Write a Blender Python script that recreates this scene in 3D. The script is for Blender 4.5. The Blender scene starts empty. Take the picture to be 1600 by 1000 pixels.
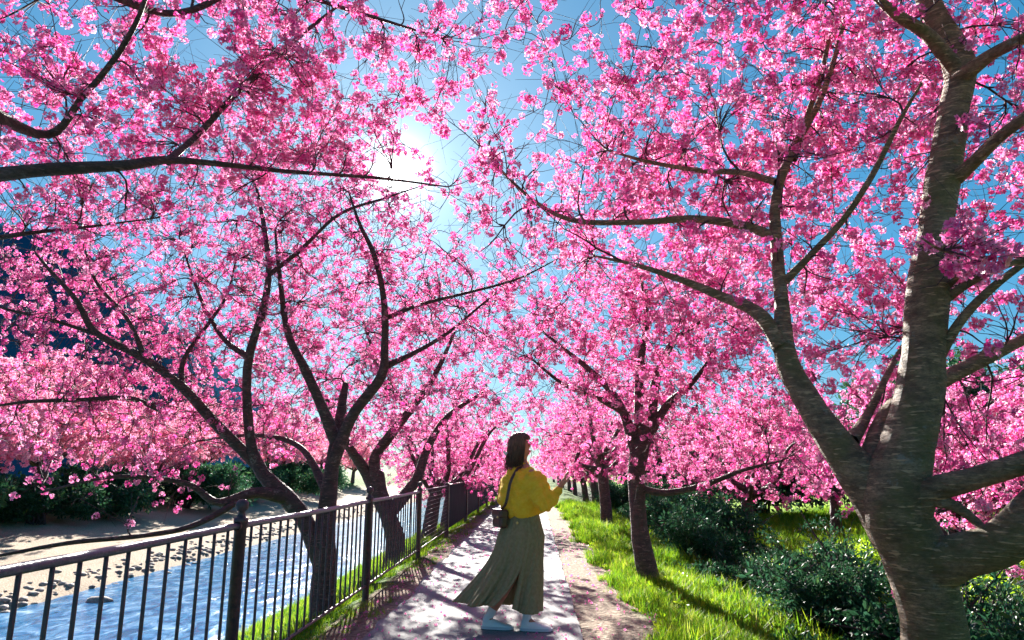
import bpy, math, random
import numpy as np
from mathutils import Vector, Matrix, Euler
rnd = random.Random(7)
rng = np.random.default_rng(7)
SC = bpy.context.scene
COL = SC.collection

# ------------------------------------------------------------------ camera
F = 1067.0; PITCH = 12.4; YAW = 1.83; CAM = (0.0, 0.0, 1.3)
cd = bpy.data.cameras.new('camera'); cam = bpy.data.objects.new('camera', cd); COL.objects.link(cam)
cd.sensor_width = 36.0; cd.lens = F/1600*36.0; cd.clip_start = 0.05; cd.clip_end = 6000
cam.location = CAM; cam.rotation_euler = (math.radians(90+PITCH), 0, math.radians(YAW)); SC.camera = cam
cd.dof.use_dof = False
_M = np.array(Euler(cam.rotation_euler).to_matrix())
def ray(px, py):
    v = _M @ np.array([(px-800)/F, (500-py)/F, -1.0]); return v/np.linalg.norm(v)
def at(px, py, Y):
    """point seen at a spot of the photograph, at world distance Y"""
    v = ray(px, py); return np.array(CAM) + v*(Y/v[1])
def scr(P):
    """inverse of at(): photo position of world points (N,3)"""
    q = (np.asarray(P, float)-np.array(CAM)) @ _M
    return np.stack([800+F*q[:, 0]/-q[:, 2], 500-F*q[:, 1]/-q[:, 2]], 1), -q[:, 2]

# ------------------------------------------------------------------ sky, sun, exposure
SUNV = ray(617, 270); EL = math.asin(SUNV[2]); AZ = math.atan2(SUNV[0], SUNV[1])
W = bpy.data.worlds.new('World'); SC.world = W; W.use_nodes = True
nt = W.node_tree; nt.nodes.clear(); N = nt.nodes.new; L = nt.links.new
out = N('ShaderNodeOutputWorld'); bg = N('ShaderNodeBackground'); sky = N('ShaderNodeTexSky')
sky.sky_type = 'NISHITA'; sky.sun_disc = False; sky.sun_elevation = EL; sky.sun_rotation = AZ
sky.air_density = 1.0; sky.dust_density = 0.5; sky.ozone_density = 4.0
SKY_STRENGTH = 0.05
hs = N('ShaderNodeHueSaturation'); hs.inputs['Saturation'].default_value = 1.35; hs.inputs['Hue'].default_value = 0.49; hs.inputs['Value'].default_value = 1.15
gm = N('ShaderNodeGamma'); gm.inputs[1].default_value = 0.55; L(sky.outputs[0], gm.inputs[0]); tn = N('ShaderNodeVectorMath'); tn.operation = 'MULTIPLY'; tn.inputs[1].default_value = (.66, .87, 1.05); L(gm.outputs[0], tn.inputs[0]); L(tn.outputs[0], hs.inputs['Color'])   # gamma evens out the sky's brightness, the tint makes it bluer
# the sun's aureole, added to the sky colour, and the disc itself
tc = N('ShaderNodeTexCoord'); dot = N('ShaderNodeVectorMath'); dot.operation = 'DOT_PRODUCT'
nrm = N('ShaderNodeVectorMath'); nrm.operation = 'NORMALIZE'
L(tc.outputs['Generated'], nrm.inputs[0]); L(nrm.outputs[0], dot.inputs[0]); dot.inputs[1].default_value = tuple(SUNV)
def math_node(op, a, b=None, tree=nt):
    m = tree.nodes.new('ShaderNodeMath'); m.operation = op
    for i, v in enumerate((a, b)):
        if v is None: continue
        if isinstance(v, (int, float)): m.inputs[i].default_value = v
        else: tree.links.new(v, m.inputs[i])
    return m.outputs[0]
ang = math_node('ARCCOSINE', math_node('MINIMUM', dot.outputs['Value'], 1.0))
def lobe(width, amp):
    return math_node('MULTIPLY', math_node('EXPONENT', math_node('MULTIPLY', math_node('POWER', math_node('DIVIDE', ang, width), 1.0), -1.0)), amp)
glow = math_node('ADD', lobe(0.0155, 60.0), lobe(0.14, 1.3))
disc = math_node('MULTIPLY', math_node('LESS_THAN', ang, 0.0085), 300.0)
glow = math_node('ADD', glow, disc)
comb = N('ShaderNodeVectorMath'); comb.operation = 'SCALE'; comb.inputs[0].default_value = (1.0, 0.97, 0.93); L(glow, comb.inputs['Scale'])
addn = N('ShaderNodeVectorMath'); addn.operation = 'ADD'; L(hs.outputs[0], addn.inputs[0]); L(comb.outputs[0], addn.inputs[1])
L(addn.outputs[0], bg.inputs[0]); bg.inputs[1].default_value = SKY_STRENGTH; L(bg.outputs[0], out.inputs[0])
sl = bpy.data.lights.new('sun', 'SUN'); sun = bpy.data.objects.new('sun', sl); COL.objects.link(sun)
sl.energy = 5.0; sl.angle = math.radians(0.5); sl.color = (1.0, 0.95, 0.87)
sun.rotation_euler = Vector(SUNV).to_track_quat('Z', 'Y').to_euler()
SC.view_settings.view_transform = 'Standard'; SC.view_settings.look = 'None'
SC.view_settings.exposure = 2.2; SC.view_settings.gamma = 1.0
try: SC.view_settings.use_curve_mapping = False
except Exception: pass
cy = SC.cycles
cy.max_bounces = 8; cy.diffuse_bounces = 6; cy.glossy_bounces = 3; cy.transmission_bounces = 5; cy.transparent_max_bounces = 8; cy.volume_bounces = 1
cy.use_denoising = True; cy.sample_clamp_indirect = 6.0
try: cy.use_adaptive_sampling = True; cy.adaptive_threshold = 0.02
except Exception: pass

# ------------------------------------------------------------------ helpers: objects
def link(o, parent=None):
    COL.objects.link(o)
    if parent is not None: o.parent = parent
    return o
def tag(o, label=None, cat=None, group=None, kind=None):
    if label: o['label'] = label
    if cat: o['category'] = cat
    if group: o['group'] = group
    if kind: o['kind'] = kind
    return o
def empty(name, loc=(0, 0, 0), rz=0, parent=None):
    o = bpy.data.objects.new(name, None); o.location = loc; o.rotation_euler = (0, 0, rz); o.empty_display_size = 0.1
    return link(o, parent)
def mesh_np(name, V, Fq=None, Ft=None, smooth=True):
    """mesh from numpy arrays: vertices, quads, triangles"""
    me = bpy.data.meshes.new(name); V = np.asarray(V, np.float32).reshape(-1, 3)
    parts, tot = [], []
    if Fq is not None and len(Fq): Fq = np.asarray(Fq, np.int32).reshape(-1, 4); parts.append(Fq.ravel()); tot.append(np.full(len(Fq), 4, np.int32))
    if Ft is not None and len(Ft): Ft = np.asarray(Ft, np.int32).reshape(-1, 3); parts.append(Ft.ravel()); tot.append(np.full(len(Ft), 3, np.int32))
    me.vertices.add(len(V)); me.vertices.foreach_set('co', V.ravel())
    if parts:
        li = np.concatenate(parts); lt = np.concatenate(tot)
        me.loops.add(len(li)); me.loops.foreach_set('vertex_index', li)
        me.polygons.add(len(lt)); me.polygons.foreach_set('loop_start', (np.cumsum(lt)-lt).astype(np.int32)); me.polygons.foreach_set('loop_total', lt)
        me.polygons.foreach_set('use_smooth', np.full(len(lt), smooth))
    me.update(calc_edges=True); me.validate()
    return me
def mobj(name, me, mat=None, parent=None, loc=None, kind=None):
    o = bpy.data.objects.new(name, me)
    if mat is not None and not me.materials: me.materials.append(mat)
    if loc is not None: o.location = loc
    if kind: o['kind'] = kind
    return link(o, parent)
def copy_tree(o, parent=None):
    c = o.copy(); COL.objects.link(c); c.parent = parent
    for ch in list(o.children): copy_tree(ch, c)
    return c

def tubes(P, Rr, S=6, cap=True):
    """P (N,K,3) polylines, Rr (N,K) radii -> vertices, quads, tris"""
    P = np.asarray(P, float); Rr = np.asarray(Rr, float); n, K = P.shape[:2]
    T = np.empty_like(P); T[:, 1:-1] = P[:, 2:]-P[:, :-2]; T[:, 0] = P[:, 1]-P[:, 0]; T[:, -1] = P[:, -1]-P[:, -2]
    T /= np.linalg.norm(T, axis=2, keepdims=True)+1e-9
    ref = np.where(np.abs(T[:, :1, 2:3]) > 0.9, np.array([[[1., 0, 0]]]), np.array([[[0, 0, 1.]]]))
    U = np.empty_like(P); u = np.cross(T[:, 0], ref[:, 0]); u /= np.linalg.norm(u, axis=1, keepdims=True)+1e-9
    for k in range(K):
        u = u-(u*T[:, k]).sum(1, keepdims=True)*T[:, k]; u /= np.linalg.norm(u, axis=1, keepdims=True)+1e-9; U[:, k] = u
    Vv = np.cross(T, U); a = np.arange(S)/S*2*math.pi
    ring = P[:, :, None]+Rr[:, :, None, None]*(np.cos(a)[None, None, :, None]*U[:, :, None]+np.sin(a)[None, None, :, None]*Vv[:, :, None])
    V = ring.reshape(-1, 3)
    base = (np.arange(n)*K*S)[:, None, None]+(np.arange(K-1)*S)[None, :, None]; j = np.arange(S)[None, None, :]; j2 = (j+1) % S
    Q = np.stack([base+j, base+j2, base+S+j2, base+S+j], -1).reshape(-1, 4)
    tr = None
    if cap:
        tip = P[:, -1]+T[:, -1]*Rr[:, -1:]; ti = len(V)+np.arange(n); V = np.vstack([V, tip])
        lb = (np.arange(n)*K*S+(K-1)*S)[:, None]; jj = np.arange(S)[None]
        tr = np.stack([lb+jj, lb+(jj+1) % S, np.broadcast_to(ti[:, None], (n, S))], -1).reshape(-1, 3)
    return V, Q, tr
def smooth_line(pts, rad, K):
    """Catmull-Rom through pts, K samples, with radii"""
    pts = np.asarray(pts, float); rad = np.asarray(rad, float); n = len(pts)
    E = np.vstack([2*pts[0]-pts[1], pts, 2*pts[-1]-pts[-2]])
    t = np.linspace(0, n-1-1e-6, K); i = t.astype(int); f = (t-i)[:, None]
    a, b, c, d = E[i], E[i+1], E[i+2], E[i+3]
    p = 0.5*((2*b)+(-a+c)*f+(2*a-5*b+4*c-d)*f**2+(-a+3*b-3*c+d)*f**3)
    return p, np.interp(t, np.arange(n), rad)
def tube_obj(name, pts, rad, mat, parent=None, S=8, K=None, sm=True, kind=None, loc=None):
    if sm: p, r = smooth_line(pts, rad, K or max(6, len(pts)*4))
    else: p, r = np.asarray(pts, float), np.asarray(rad, float)
    V, Q, T = tubes(p[None], r[None], S)
    return mobj(name, mesh_np(name, V, Q, T), mat, parent, kind=kind, loc=loc)
def hnoise(p, s=1.0, seed=0.0):
    """cheap smooth noise, sum of sines"""
    p = np.asarray(p, float)*s+seed; x, y, z = p[..., 0], p[..., 1], p[..., 2]
    return (np.sin(x*1.7+1.3*np.sin(y*1.1+z))+np.sin(y*2.1+1.7*np.sin(z*1.3+x*.7))+np.sin(z*1.9+1.1*np.sin(x*1.9+y*.6)))/3

# ------------------------------------------------------------------ helpers: materials
def mat(name, color, rough=0.7, var=None, scale=8.0, bump=0.0, bscale=None, spec=0.4, metal=0.0, stretch=(1, 1, 1), detail=5):
    m = bpy.data.materials.new(name); m.use_nodes = True; t = m.node_tree; b = t.nodes['Principled BSDF']
    b.inputs['Base Color'].default_value = (*color, 1); b.inputs['Roughness'].default_value = rough; b.inputs['Metallic'].default_value = metal
    b.inputs['Specular IOR Level'].default_value = spec
    c = t.nodes.new('ShaderNodeTexCoord'); mp = t.nodes.new('ShaderNodeMapping'); mp.inputs['Scale'].default_value = stretch
    t.links.new(c.outputs['Object'], mp.inputs[0])
    nz = t.nodes.new('ShaderNodeTexNoise'); nz.inputs['Scale'].default_value = scale; nz.inputs['Detail'].default_value = detail; t.links.new(mp.outputs[0], nz.inputs[0])
    if var is not None:
        r = t.nodes.new('ShaderNodeValToRGB'); r.color_ramp.elements[0].color = (*color, 1); r.color_ramp.elements[1].color = (*var, 1)
        r.color_ramp.elements[0].position = 0.35; r.color_ramp.elements[1].position = 0.65
        t.links.new(nz.outputs[0], r.inputs[0]); t.links.new(r.outputs[0], b.inputs['Base Color'])
    if bump:
        nb = t.nodes.new('ShaderNodeTexNoise'); nb.inputs['Scale'].default_value = bscale or scale*3; nb.inputs['Detail'].default_value = 6; t.links.new(mp.outputs[0], nb.inputs[0])
        bp = t.nodes.new('ShaderNodeBump'); bp.inputs['Strength'].default_value = bump; bp.inputs['Distance'].default_value = 0.02
        t.links.new(nb.outputs[0], bp.inputs['Height']); t.links.new(bp.outputs[0], b.inputs['Normal'])
    return m
def leaf_mat(name, cols, trans=0.5, rough=0.5, spec=0.25, tone=None, tmul=(1, 1, 1)):
    """thin petals or leaves that let light through; colour varies from clump to clump, and from petal base to rim by the 'tone' attribute"""
    m = bpy.data.materials.new(name); m.use_nodes = True; t = m.node_tree; t.nodes.clear(); N = t.nodes.new; L = t.links.new
    oi = N('ShaderNodeObjectInfo'); r = N('ShaderNodeValToRGB'); r.color_ramp.interpolation = 'LINEAR'
    el = r.color_ramp.elements
    while len(el) < len(cols): el.new(0.5)
    for i, c in enumerate(cols): el[i].position = i/(len(cols)-1); el[i].color = (*c, 1)
    at_ = N('ShaderNodeAttribute'); at_.attribute_name = 'tone'
    s = N('ShaderNodeSeparateXYZ'); L(at_.outputs['Vector'], s.inputs[0])
    # x: random per flower, y: 0 at petal base .. 1 at rim
    a = N('ShaderNodeMath'); a.operation = 'MULTIPLY_ADD'; L(s.outputs['X'], a.inputs[0]); a.inputs[1].default_value = 0.5
    b_ = N('ShaderNodeMath'); b_.operation = 'MULTIPLY'; L(oi.outputs['Random'], b_.inputs[0]); b_.inputs[1].default_value = 0.5; L(b_.outputs[0], a.inputs[2])
    L(a.outputs[0], r.inputs[0]); col = r.outputs[0]
    if tone is not None:
        mx = N('ShaderNodeMix'); mx.data_type = 'RGBA'; L(s.outputs['Y'], mx.inputs['Factor']); mx.inputs[6].default_value = (*tone, 1); L(col, mx.inputs[7]); col = mx.outputs[2]
    d = N('ShaderNodeBsdfDiffuse'); L(col, d.inputs[0]); tr = N('ShaderNodeBsdfTranslucent')
    tm = N('ShaderNodeVectorMath'); tm.operation = 'MULTIPLY'; L(col, tm.inputs[0]); tm.inputs[1].default_value = tmul; L(tm.outputs[0], tr.inputs[0])
    mi = N('ShaderNodeMixShader'); mi.inputs[0].default_value = trans; L(d.outputs[0], mi.inputs[1]); L(tr.outputs[0], mi.inputs[2])
    g = N('ShaderNodeBsdfGlossy'); g.inputs['Roughness'].default_value = rough; fr = N('ShaderNodeFresnel'); fr.inputs[0].default_value = 1.35
    fm = N('ShaderNodeMath'); fm.operation = 'MULTIPLY'; L(fr.outputs[0], fm.inputs[0]); fm.inputs[1].default_value = spec*2
    m2 = N('ShaderNodeMixShader'); L(fm.outputs[0], m2.inputs[0]); L(mi.outputs[0], m2.inputs[1]); L(g.outputs[0], m2.inputs[2])
    o = N('ShaderNodeOutputMaterial'); L(m2.outputs[0], o.inputs[0]); return m
def bark_mat(name, c1, c2, moss, moss_amt, ring=22.0):
    m = bpy.data.materials.new(name); m.use_nodes = True; t = m.node_tree; b = t.nodes['Principled BSDF']; N = t.nodes.new; L = t.links.new
    b.inputs['Roughness'].default_value = 0.62; b.inputs['Specular IOR Level'].default_value = 0.45
    c = N('ShaderNodeTexCoord')
    def noise(scale, sc, det, rgh=.6):
        mp = N('ShaderNodeMapping'); mp.inputs['Scale'].default_value = scale; L(c.outputs['Object'], mp.inputs[0]); n = N('ShaderNodeTexNoise'); n.inputs['Scale'].default_value = sc; n.inputs['Detail'].default_value = det; n.inputs['Roughness'].default_value = rgh; L(mp.outputs[0], n.inputs[0]); return n.outputs[0]
    def ramp(src, a, ca, b_, cb):
        r = N('ShaderNodeValToRGB'); r.color_ramp.elements[0].color = (*ca, 1); r.color_ramp.elements[1].color = (*cb, 1); r.color_ramp.elements[0].position = a; r.color_ramp.elements[1].position = b_; L(src, r.inputs[0]); return r.outputs[0]
    def mix(f, a, b_):
        mx = N('ShaderNodeMix'); mx.data_type = 'RGBA'; L(f, mx.inputs['Factor'])
        for k_, v_ in ((6, a), (7, b_)):
            if isinstance(v_, tuple): mx.inputs[k_].default_value = (*v_, 1)
            else: L(v_, mx.inputs[k_])
        return mx.outputs[2]
    base = ramp(noise((1, 1, 3), 7, 10, .7), .36, c1, .66, c2)
    lent = noise((9, 9, ring*1.6), 1.5, 3, .5); fine = noise((1, 1, 2.2), 42, 8, .75)
    col = mix(ramp(fine, .42, (0, 0, 0), .62, (.6, .6, .6)), base, tuple(v*.35 for v in c1))
    col = mix(ramp(noise((1, 1, .8), 3.1, 9, .65), .47, (0, 0, 0), .58, (moss_amt,)*3), col, moss)
    col = mix(ramp(noise((1, 1, 1), 9, 8, .7), .60, (0, 0, 0), .66, (.5, .5, .5)), col, (.30, .29, .25))
    col = mix(ramp(lent, .60, (0, 0, 0), .66, (.75, .75, .75)), col, tuple(min(1, v*1.5) for v in c2))
    L(col, b.inputs['Base Color'])
    ad = N('ShaderNodeMath'); ad.operation = 'MULTIPLY_ADD'; L(fine, ad.inputs[0]); ad.inputs[1].default_value = .7; L(lent, ad.inputs[2])
    bp = N('ShaderNodeBump'); bp.inputs['Strength'].default_value = 1.0; bp.inputs['Distance'].default_value = .022; L(ad.outputs[0], bp.inputs['Height']); L(bp.outputs[0], b.inputs['Normal'])
    return m
M_BARK_NEAR = bark_mat('bark_mossy', (.14, .08, .04), (.44, .27, .15), (.14, .115, .028), .55, ring=34)
M_BARK = bark_mat('bark_purple_brown', (.038, .022, .024), (.14, .082, .080), (.05, .052, .03), .3)
M_TWIG = mat('twig_bark', (.045, .022, .028), .7, var=(.09, .045, .05), scale=20)
PINKS = [(.86, .16, .45), (.78, .08, .36), (.91, .27, .57), (.93, .42, .68), (.96, .62, .80), (.98, .80, .89)]
M_BLOSSOM = leaf_mat('cherry_petal', PINKS, trans=.55, tone=(.66, .02, .22), spec=.12, tmul=(1.0, .9, .97))
M_PALE = leaf_mat('pale_cherry_petal', [(.90, .22, .42), (.93, .38, .56), (.96, .56, .70), (.97, .75, .82)], trans=.45, tone=(.75, .10, .25), spec=.12)

# ------------------------------------------------------------------ helpers: clumps scattered on points (uncountable stuff only)
def petal_cluster(seed, nfl, R, fr, petals=5):
    """a pompom of open five-petalled flowers facing outwards"""
    g = np.random.default_rng(seed); V = []; T = []; tone = []
    for i in range(nfl):
        ph = math.acos(1-2*(i+.5)/nfl)+g.normal(0, .2); th = i*2.399963+g.normal(0, .3)
        d = np.array([math.sin(ph)*math.cos(th), math.sin(ph)*math.sin(th), math.cos(ph)])
        c = d*R*g.uniform(.55, 1.05); nrm_ = d+g.normal(0, .45, 3); nrm_ /= np.linalg.norm(nrm_)
        u = np.cross(nrm_, [0.3, .2, 1]); u /= np.linalg.norm(u); v = np.cross(nrm_, u); s = fr*g.uniform(.8, 1.2); fx = g.random(); open_ = g.uniform(.15, .75)
        r0 = g.uniform(0, 6.28)
        for k in range(petals):
            a = r0+k*2*math.pi/petals; ca, sa = math.cos(a), math.sin(a)
            rad = ca*u+sa*v; tan = -sa*u+ca*v
            def P(r, w, h): return c+s*(r*rad+w*tan+h*nrm_)
            b = len(V); cup = open_
            V += [P(.05, 0, 0), P(.5, -.36, .25*cup), P(.5, .36, .25*cup), P(.98, -.22, .75*cup), P(.98, .22, .75*cup), P(.55, 0, .12*cup), P(.88, 0, .6*cup)]
            tone += [(fx, 0, 0), (fx, .6, 0), (fx, .6, 0), (fx, 1, 0), (fx, 1, 0), (fx, .5, 0), (fx, .9, 0)]
            T += [(b, b+5, b+1), (b, b+2, b+5), (b+1, b+5, b+6), (b+1, b+6, b+3), (b+5, b+2, b+6), (b+2, b+4, b+6)]
    return np.array(V), np.array(T), np.array(tone)
def leaf_cluster(seed, n, R, ll, lw, up=0.3):
    g = np.random.default_rng(seed); V = []; T = []; tone = []
    for i in range(n):
        d = g.normal(0, 1, 3); d /= np.linalg.norm(d); c = d*R*g.uniform(.2, 1)
        ax = d+g.normal(0, .5, 3)+[0, 0, up]; ax /= np.linalg.norm(ax); w = np.cross(ax, g.normal(0, 1, 3)); w /= np.linalg.norm(w); nn = np.cross(ax, w)
        l = ll*g.uniform(.7, 1.3); b = len(V); fx = g.random()
        V += [c, c+ax*l*.45+w*lw, c+ax*l*.45-w*lw, c+ax*l-nn*l*.15, c+ax*l*.45-nn*lw*.35]
        tone += [(fx, .5, 0)]*5; T += [(b, b+4, b+1), (b, b+2, b+4), (b+1, b+4, b+3), (b+2, b+3, b+4)]
    return np.array(V), np.array(T), np.array(tone)
def grass_tuft(seed, n, R, h, w):
    g = np.random.default_rng(seed); V = []; T = []; tone = []
    for i in range(n):
        a = g.uniform(0, 6.28); c = np.array([math.cos(a), math.sin(a), 0])*R*math.sqrt(g.random()); b0 = g.uniform(0, 6.28)
        ln = np.array([math.cos(b0), math.sin(b0), 0])*g.uniform(.1, .8); sd = np.array([-math.sin(b0), math.cos(b0), 0])*w; hh = h*g.uniform(.4, 1.2)
        b = len(V); fx = g.random()
        V += [c-sd, c+sd, c+sd*.8+ln*hh*.3+[0, 0, hh*.55], c-sd*.8+ln*hh*.3+[0, 0, hh*.55], c+ln*hh+[0, 0, hh*.95]]
        tone += [(fx, .2, 0)]*2+[(fx, .7, 0)]*2+[(fx, 1, 0)]; T += [(b, b+1, b+2), (b, b+2, b+3), (b+3, b+2, b+4)]
    return np.array(V), np.array(T), np.array(tone)
def variants(name, gens, m):
    c = bpy.data.collections.new(name)
    for V, T, tone in gens:
        me = mesh_np(name, V, None, T, smooth=False); at_ = me.attributes.new('tone', 'FLOAT_VECTOR', 'POINT'); at_.data.foreach_set('vector', tone.astype(np.float32).ravel())
        me.materials.append(m); o = bpy.data.objects.new(name, me); c.objects.link(o)
    return c
_groups = {}
def scatter_group(coll):
    if coll.name in _groups: return _groups[coll.name]
    g = bpy.data.node_groups.new('scatter_'+coll.name, 'GeometryNodeTree')
    g.interface.new_socket('Geometry', in_out='INPUT', socket_type='NodeSocketGeometry'); g.interface.new_socket('Geometry', in_out='OUTPUT', socket_type='NodeSocketGeometry')
    N = g.nodes.new; L = g.links.new; gi = N('NodeGroupInput'); go = N('NodeGroupOutput'); ip = N('GeometryNodeInstanceOnPoints')
    ci = N('GeometryNodeCollectionInfo'); ci.inputs['Collection'].default_value = coll; ci.inputs['Separate Children'].default_value = True; ci.inputs['Reset Children'].default_value = True
    ip.inputs['Pick Instance'].default_value = True
    def attr(n, ty):
        a = N('GeometryNodeInputNamedAttribute'); a.data_type = ty; a.inputs['Name'].default_value = n; return a.outputs['Attribute']
    er = N('FunctionNodeEulerToRotation'); L(attr('rot', 'FLOAT_VECTOR'), er.inputs[0]); L(er.outputs[0], ip.inputs['Rotation'])
    L(attr('scl', 'FLOAT_VECTOR'), ip.inputs['Scale']); L(attr('pick', 'INT'), ip.inputs['Instance Index'])
    L(gi.outputs[0], ip.inputs['Points']); L(ci.outputs[0], ip.inputs['Instance']); L(ip.outputs[0], go.inputs[0]); _groups[coll.name] = g; return g
def scatter(name, P, scl, coll, parent=None, upright=False, loc=None, seed=0):
    g = np.random.default_rng(seed+len(P)); n = len(P)
    me = mesh_np(name, P); R = g.uniform(0, 6.283, (n, 3)).astype(np.float32)
    if upright: R[:, :2] = g.normal(0, .15, (n, 2))
    scl = np.asarray(scl, np.float32)
    if scl.ndim == 1: scl = np.repeat(scl[:, None], 3, 1)
    me.attributes.new('rot', 'FLOAT_VECTOR', 'POINT').data.foreach_set('vector', R.ravel())
    me.attributes.new('scl', 'FLOAT_VECTOR', 'POINT').data.foreach_set('vector', scl.ravel())
    me.attributes.new('pick', 'INT', 'POINT').data.foreach_set('value', g.integers(0, len(coll.objects), n).astype(np.int32))
    for m in coll.objects[0].data.materials: me.materials.append(m)
    o = mobj(name, me, None, parent, loc, kind='stuff'); md = o.modifiers.new('scatter', 'NODES'); md.node_group = scatter_group(coll); return o

C_BLOSSOM = variants('blossom_clump', [petal_cluster(i, 11, .040, .021) for i in range(5)]+[petal_cluster(20+i, 5, .028, .020) for i in range(3)], M_BLOSSOM)
C_PALE = variants('pale_blossom_clump', [petal_cluster(40+i, 10, .06, .034) for i in range(4)], M_PALE)
M_LEAF_DARK = leaf_mat('dark_leaf', [(.015, .05, .022), (.025, .08, .03), (.03, .10, .055), (.09, .16, .03)], trans=.4, rough=.5, spec=.05)
M_LEAF_LIME = leaf_mat('lime_leaf', [(.16, .32, .012), (.32, .50, .015), (.42, .56, .02), (.22, .40, .02)], trans=.5, rough=.4, spec=.2)  # leaf colour raised to stand in for sunlight the shaded lime bushes miss
M_GRASS = leaf_mat('grass_blade', [(.03, .10, .012), (.07, .19, .012), (.16, .31, .014), (.34, .45, .02), (.42, .36, .14)], trans=.55, rough=.5, spec=.02)
C_LEAF_DARK = variants('dark_leaves', [leaf_cluster(60+i, 26, .11, .075, .017) for i in range(4)], M_LEAF_DARK)
C_LEAF_LIME = variants('lime_leaves', [leaf_cluster(70+i, 26, .11, .06, .016) for i in range(4)], M_LEAF_LIME)
C_GRASS = variants('grass_tuft', [grass_tuft(80+i, 26, .09, .15, .0035) for i in range(4)]+[leaf_cluster(85+i, 30, .05, .035, .010, .8) for i in range(2)], M_GRASS)

# ------------------------------------------------------------------ the ground
FX = -1.80            # line of the fence
def lateral(x):
    """height of the ground across the river, the path and the hollow"""
    return np.interp(x, [-400, -60, -30, -24, -20.5, -16, -13.6, -12.5, -8.0, -6.6, -4.6, -3.0, -2.1, -1.75, -1.3, .37, .85, 1.9, 3.0, 4.3, 6.0, 9, 14, 30, 60, 400],
                     [-.5, -.2, .1, .1, -.95, -1.55, -2.12, -2.6, -2.7, -2.35, -1.55, -.75, -.16, -.02, 0, 0, .0, -.06, -.38, -.85, -1.1, -.95, -.6, -.3, 1.5, 14])
def gh(x, y):
    x = np.asarray(x, float); y = np.asarray(y, float); z = lateral(x)
    off = np.clip((np.abs(x+.45)-.95)/.8, 0, 1); P = np.stack([x, y, 0*x], -1)
    return z+off*(.035*hnoise(P, 2.3)+.05*hnoise(P, .8, 4))
xs = np.concatenate([np.linspace(-900, -60, 12), np.linspace(-50, -22, 15), np.arange(-21, -13, .3), np.arange(-13, -7, .4), np.arange(-7, -1.4, .09), np.linspace(-1.35, .4, 6), np.arange(.45, 7, .09), np.arange(7, 16, .5), np.linspace(17, 60, 18), np.linspace(80, 900, 12)])
ys = np.concatenate([np.linspace(-60, -4, 8), np.arange(-3, 16, .12), np.arange(16, 40, .5), np.linspace(41, 120, 30), np.linspace(150, 2500, 12)])
X, Y = np.meshgrid(xs, ys); Z = gh(X, Y); V = np.stack([X, Y, Z], -1).reshape(-1, 3); nx = len(xs); ii, jj = np.meshgrid(np.arange(len(ys)-1), np.arange(nx-1), indexing='ij'); b = (ii*nx+jj).ravel()
Q = np.stack([b, b+1, b+nx+1, b+nx], 1)
def ground_mat():
    m = bpy.data.materials.new('earth_and_sand'); m.use_nodes = True; t = m.node_tree; N = t.nodes.new; L = t.links.new; bs = t.nodes['Principled BSDF']; bs.inputs['Roughness'].default_value = .95; bs.inputs['Specular IOR Level'].default_value = .1
    c = N('ShaderNodeTexCoord'); s = N('ShaderNodeSeparateXYZ'); L(c.outputs['Object'], s.inputs[0])
    def noise(sc, d=6):
        n = N('ShaderNodeTexNoise'); n.inputs['Scale'].default_value = sc; n.inputs['Detail'].default_value = d; L(c.outputs['Object'], n.inputs[0]); return n.outputs[0]
    def ramp(src, *st):
        r = N('ShaderNodeValToRGB'); e = r.color_ramp.elements
        while len(e) < len(st): e.new(.5)
        for i, (p, cc) in enumerate(st): e[i].position = p; e[i].color = (*cc, 1)
        L(src, r.inputs[0]); return r.outputs[0]
    def mix(f, a, b_):
        x = N('ShaderNodeMix'); x.data_type = 'RGBA'; L(f, x.inputs['Factor']); L(a, x.inputs[6]); L(b_, x.inputs[7]); return x.outputs[2]
    def step(lo, hi, wob=.25):
        n = N('ShaderNodeMath'); n.operation = 'MULTIPLY_ADD'; L(noise(1.7), n.inputs[0]); n.inputs[1].default_value = wob*2; L(s.outputs['X'], n.inputs[2])
        r = N('ShaderNodeMapRange'); r.inputs[1].default_value = lo+wob; r.inputs[2].default_value = hi+wob; L(n.outputs[0], r.inputs[0]); return r.outputs[0]
    n1 = noise(3.5); n2 = noise(24)
    sand = ramp(n2, (.3, (.22, .165, .12)), (.5, (.36, .28, .21)), (.7, (.50, .42, .33)))
    grass = ramp(n1, (.3, (.03, .07, .012)), (.55, (.08, .15, .02)), (.75, (.14, .12, .05)))
    dirt = ramp(n2, (.3, (.13, .10, .075)), (.5, (.28, .225, .17)), (.72, (.46, .40, .31)))
    verge = ramp(n2, (.35, (.10, .065, .045)), (.55, (.20, .14, .10)), (.7, (.13, .13, .05)))
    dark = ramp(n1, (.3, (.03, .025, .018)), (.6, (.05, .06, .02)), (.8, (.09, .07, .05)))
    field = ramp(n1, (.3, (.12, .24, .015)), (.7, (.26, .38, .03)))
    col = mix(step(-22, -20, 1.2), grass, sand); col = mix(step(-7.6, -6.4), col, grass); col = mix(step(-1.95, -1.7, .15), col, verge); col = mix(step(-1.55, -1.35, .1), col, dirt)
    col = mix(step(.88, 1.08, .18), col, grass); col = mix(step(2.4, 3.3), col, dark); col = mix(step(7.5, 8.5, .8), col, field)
    L(col, bs.inputs['Base Color']); bp = N('ShaderNodeBump'); bp.inputs['Strength'].default_value = .8; bp.inputs['Distance'].default_value = .05; L(n2, bp.inputs['Height']); L(bp.outputs[0], bs.inputs['Normal']); return m
mobj('ground', mesh_np('ground', V, Q), ground_mat(), kind='structure')
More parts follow.
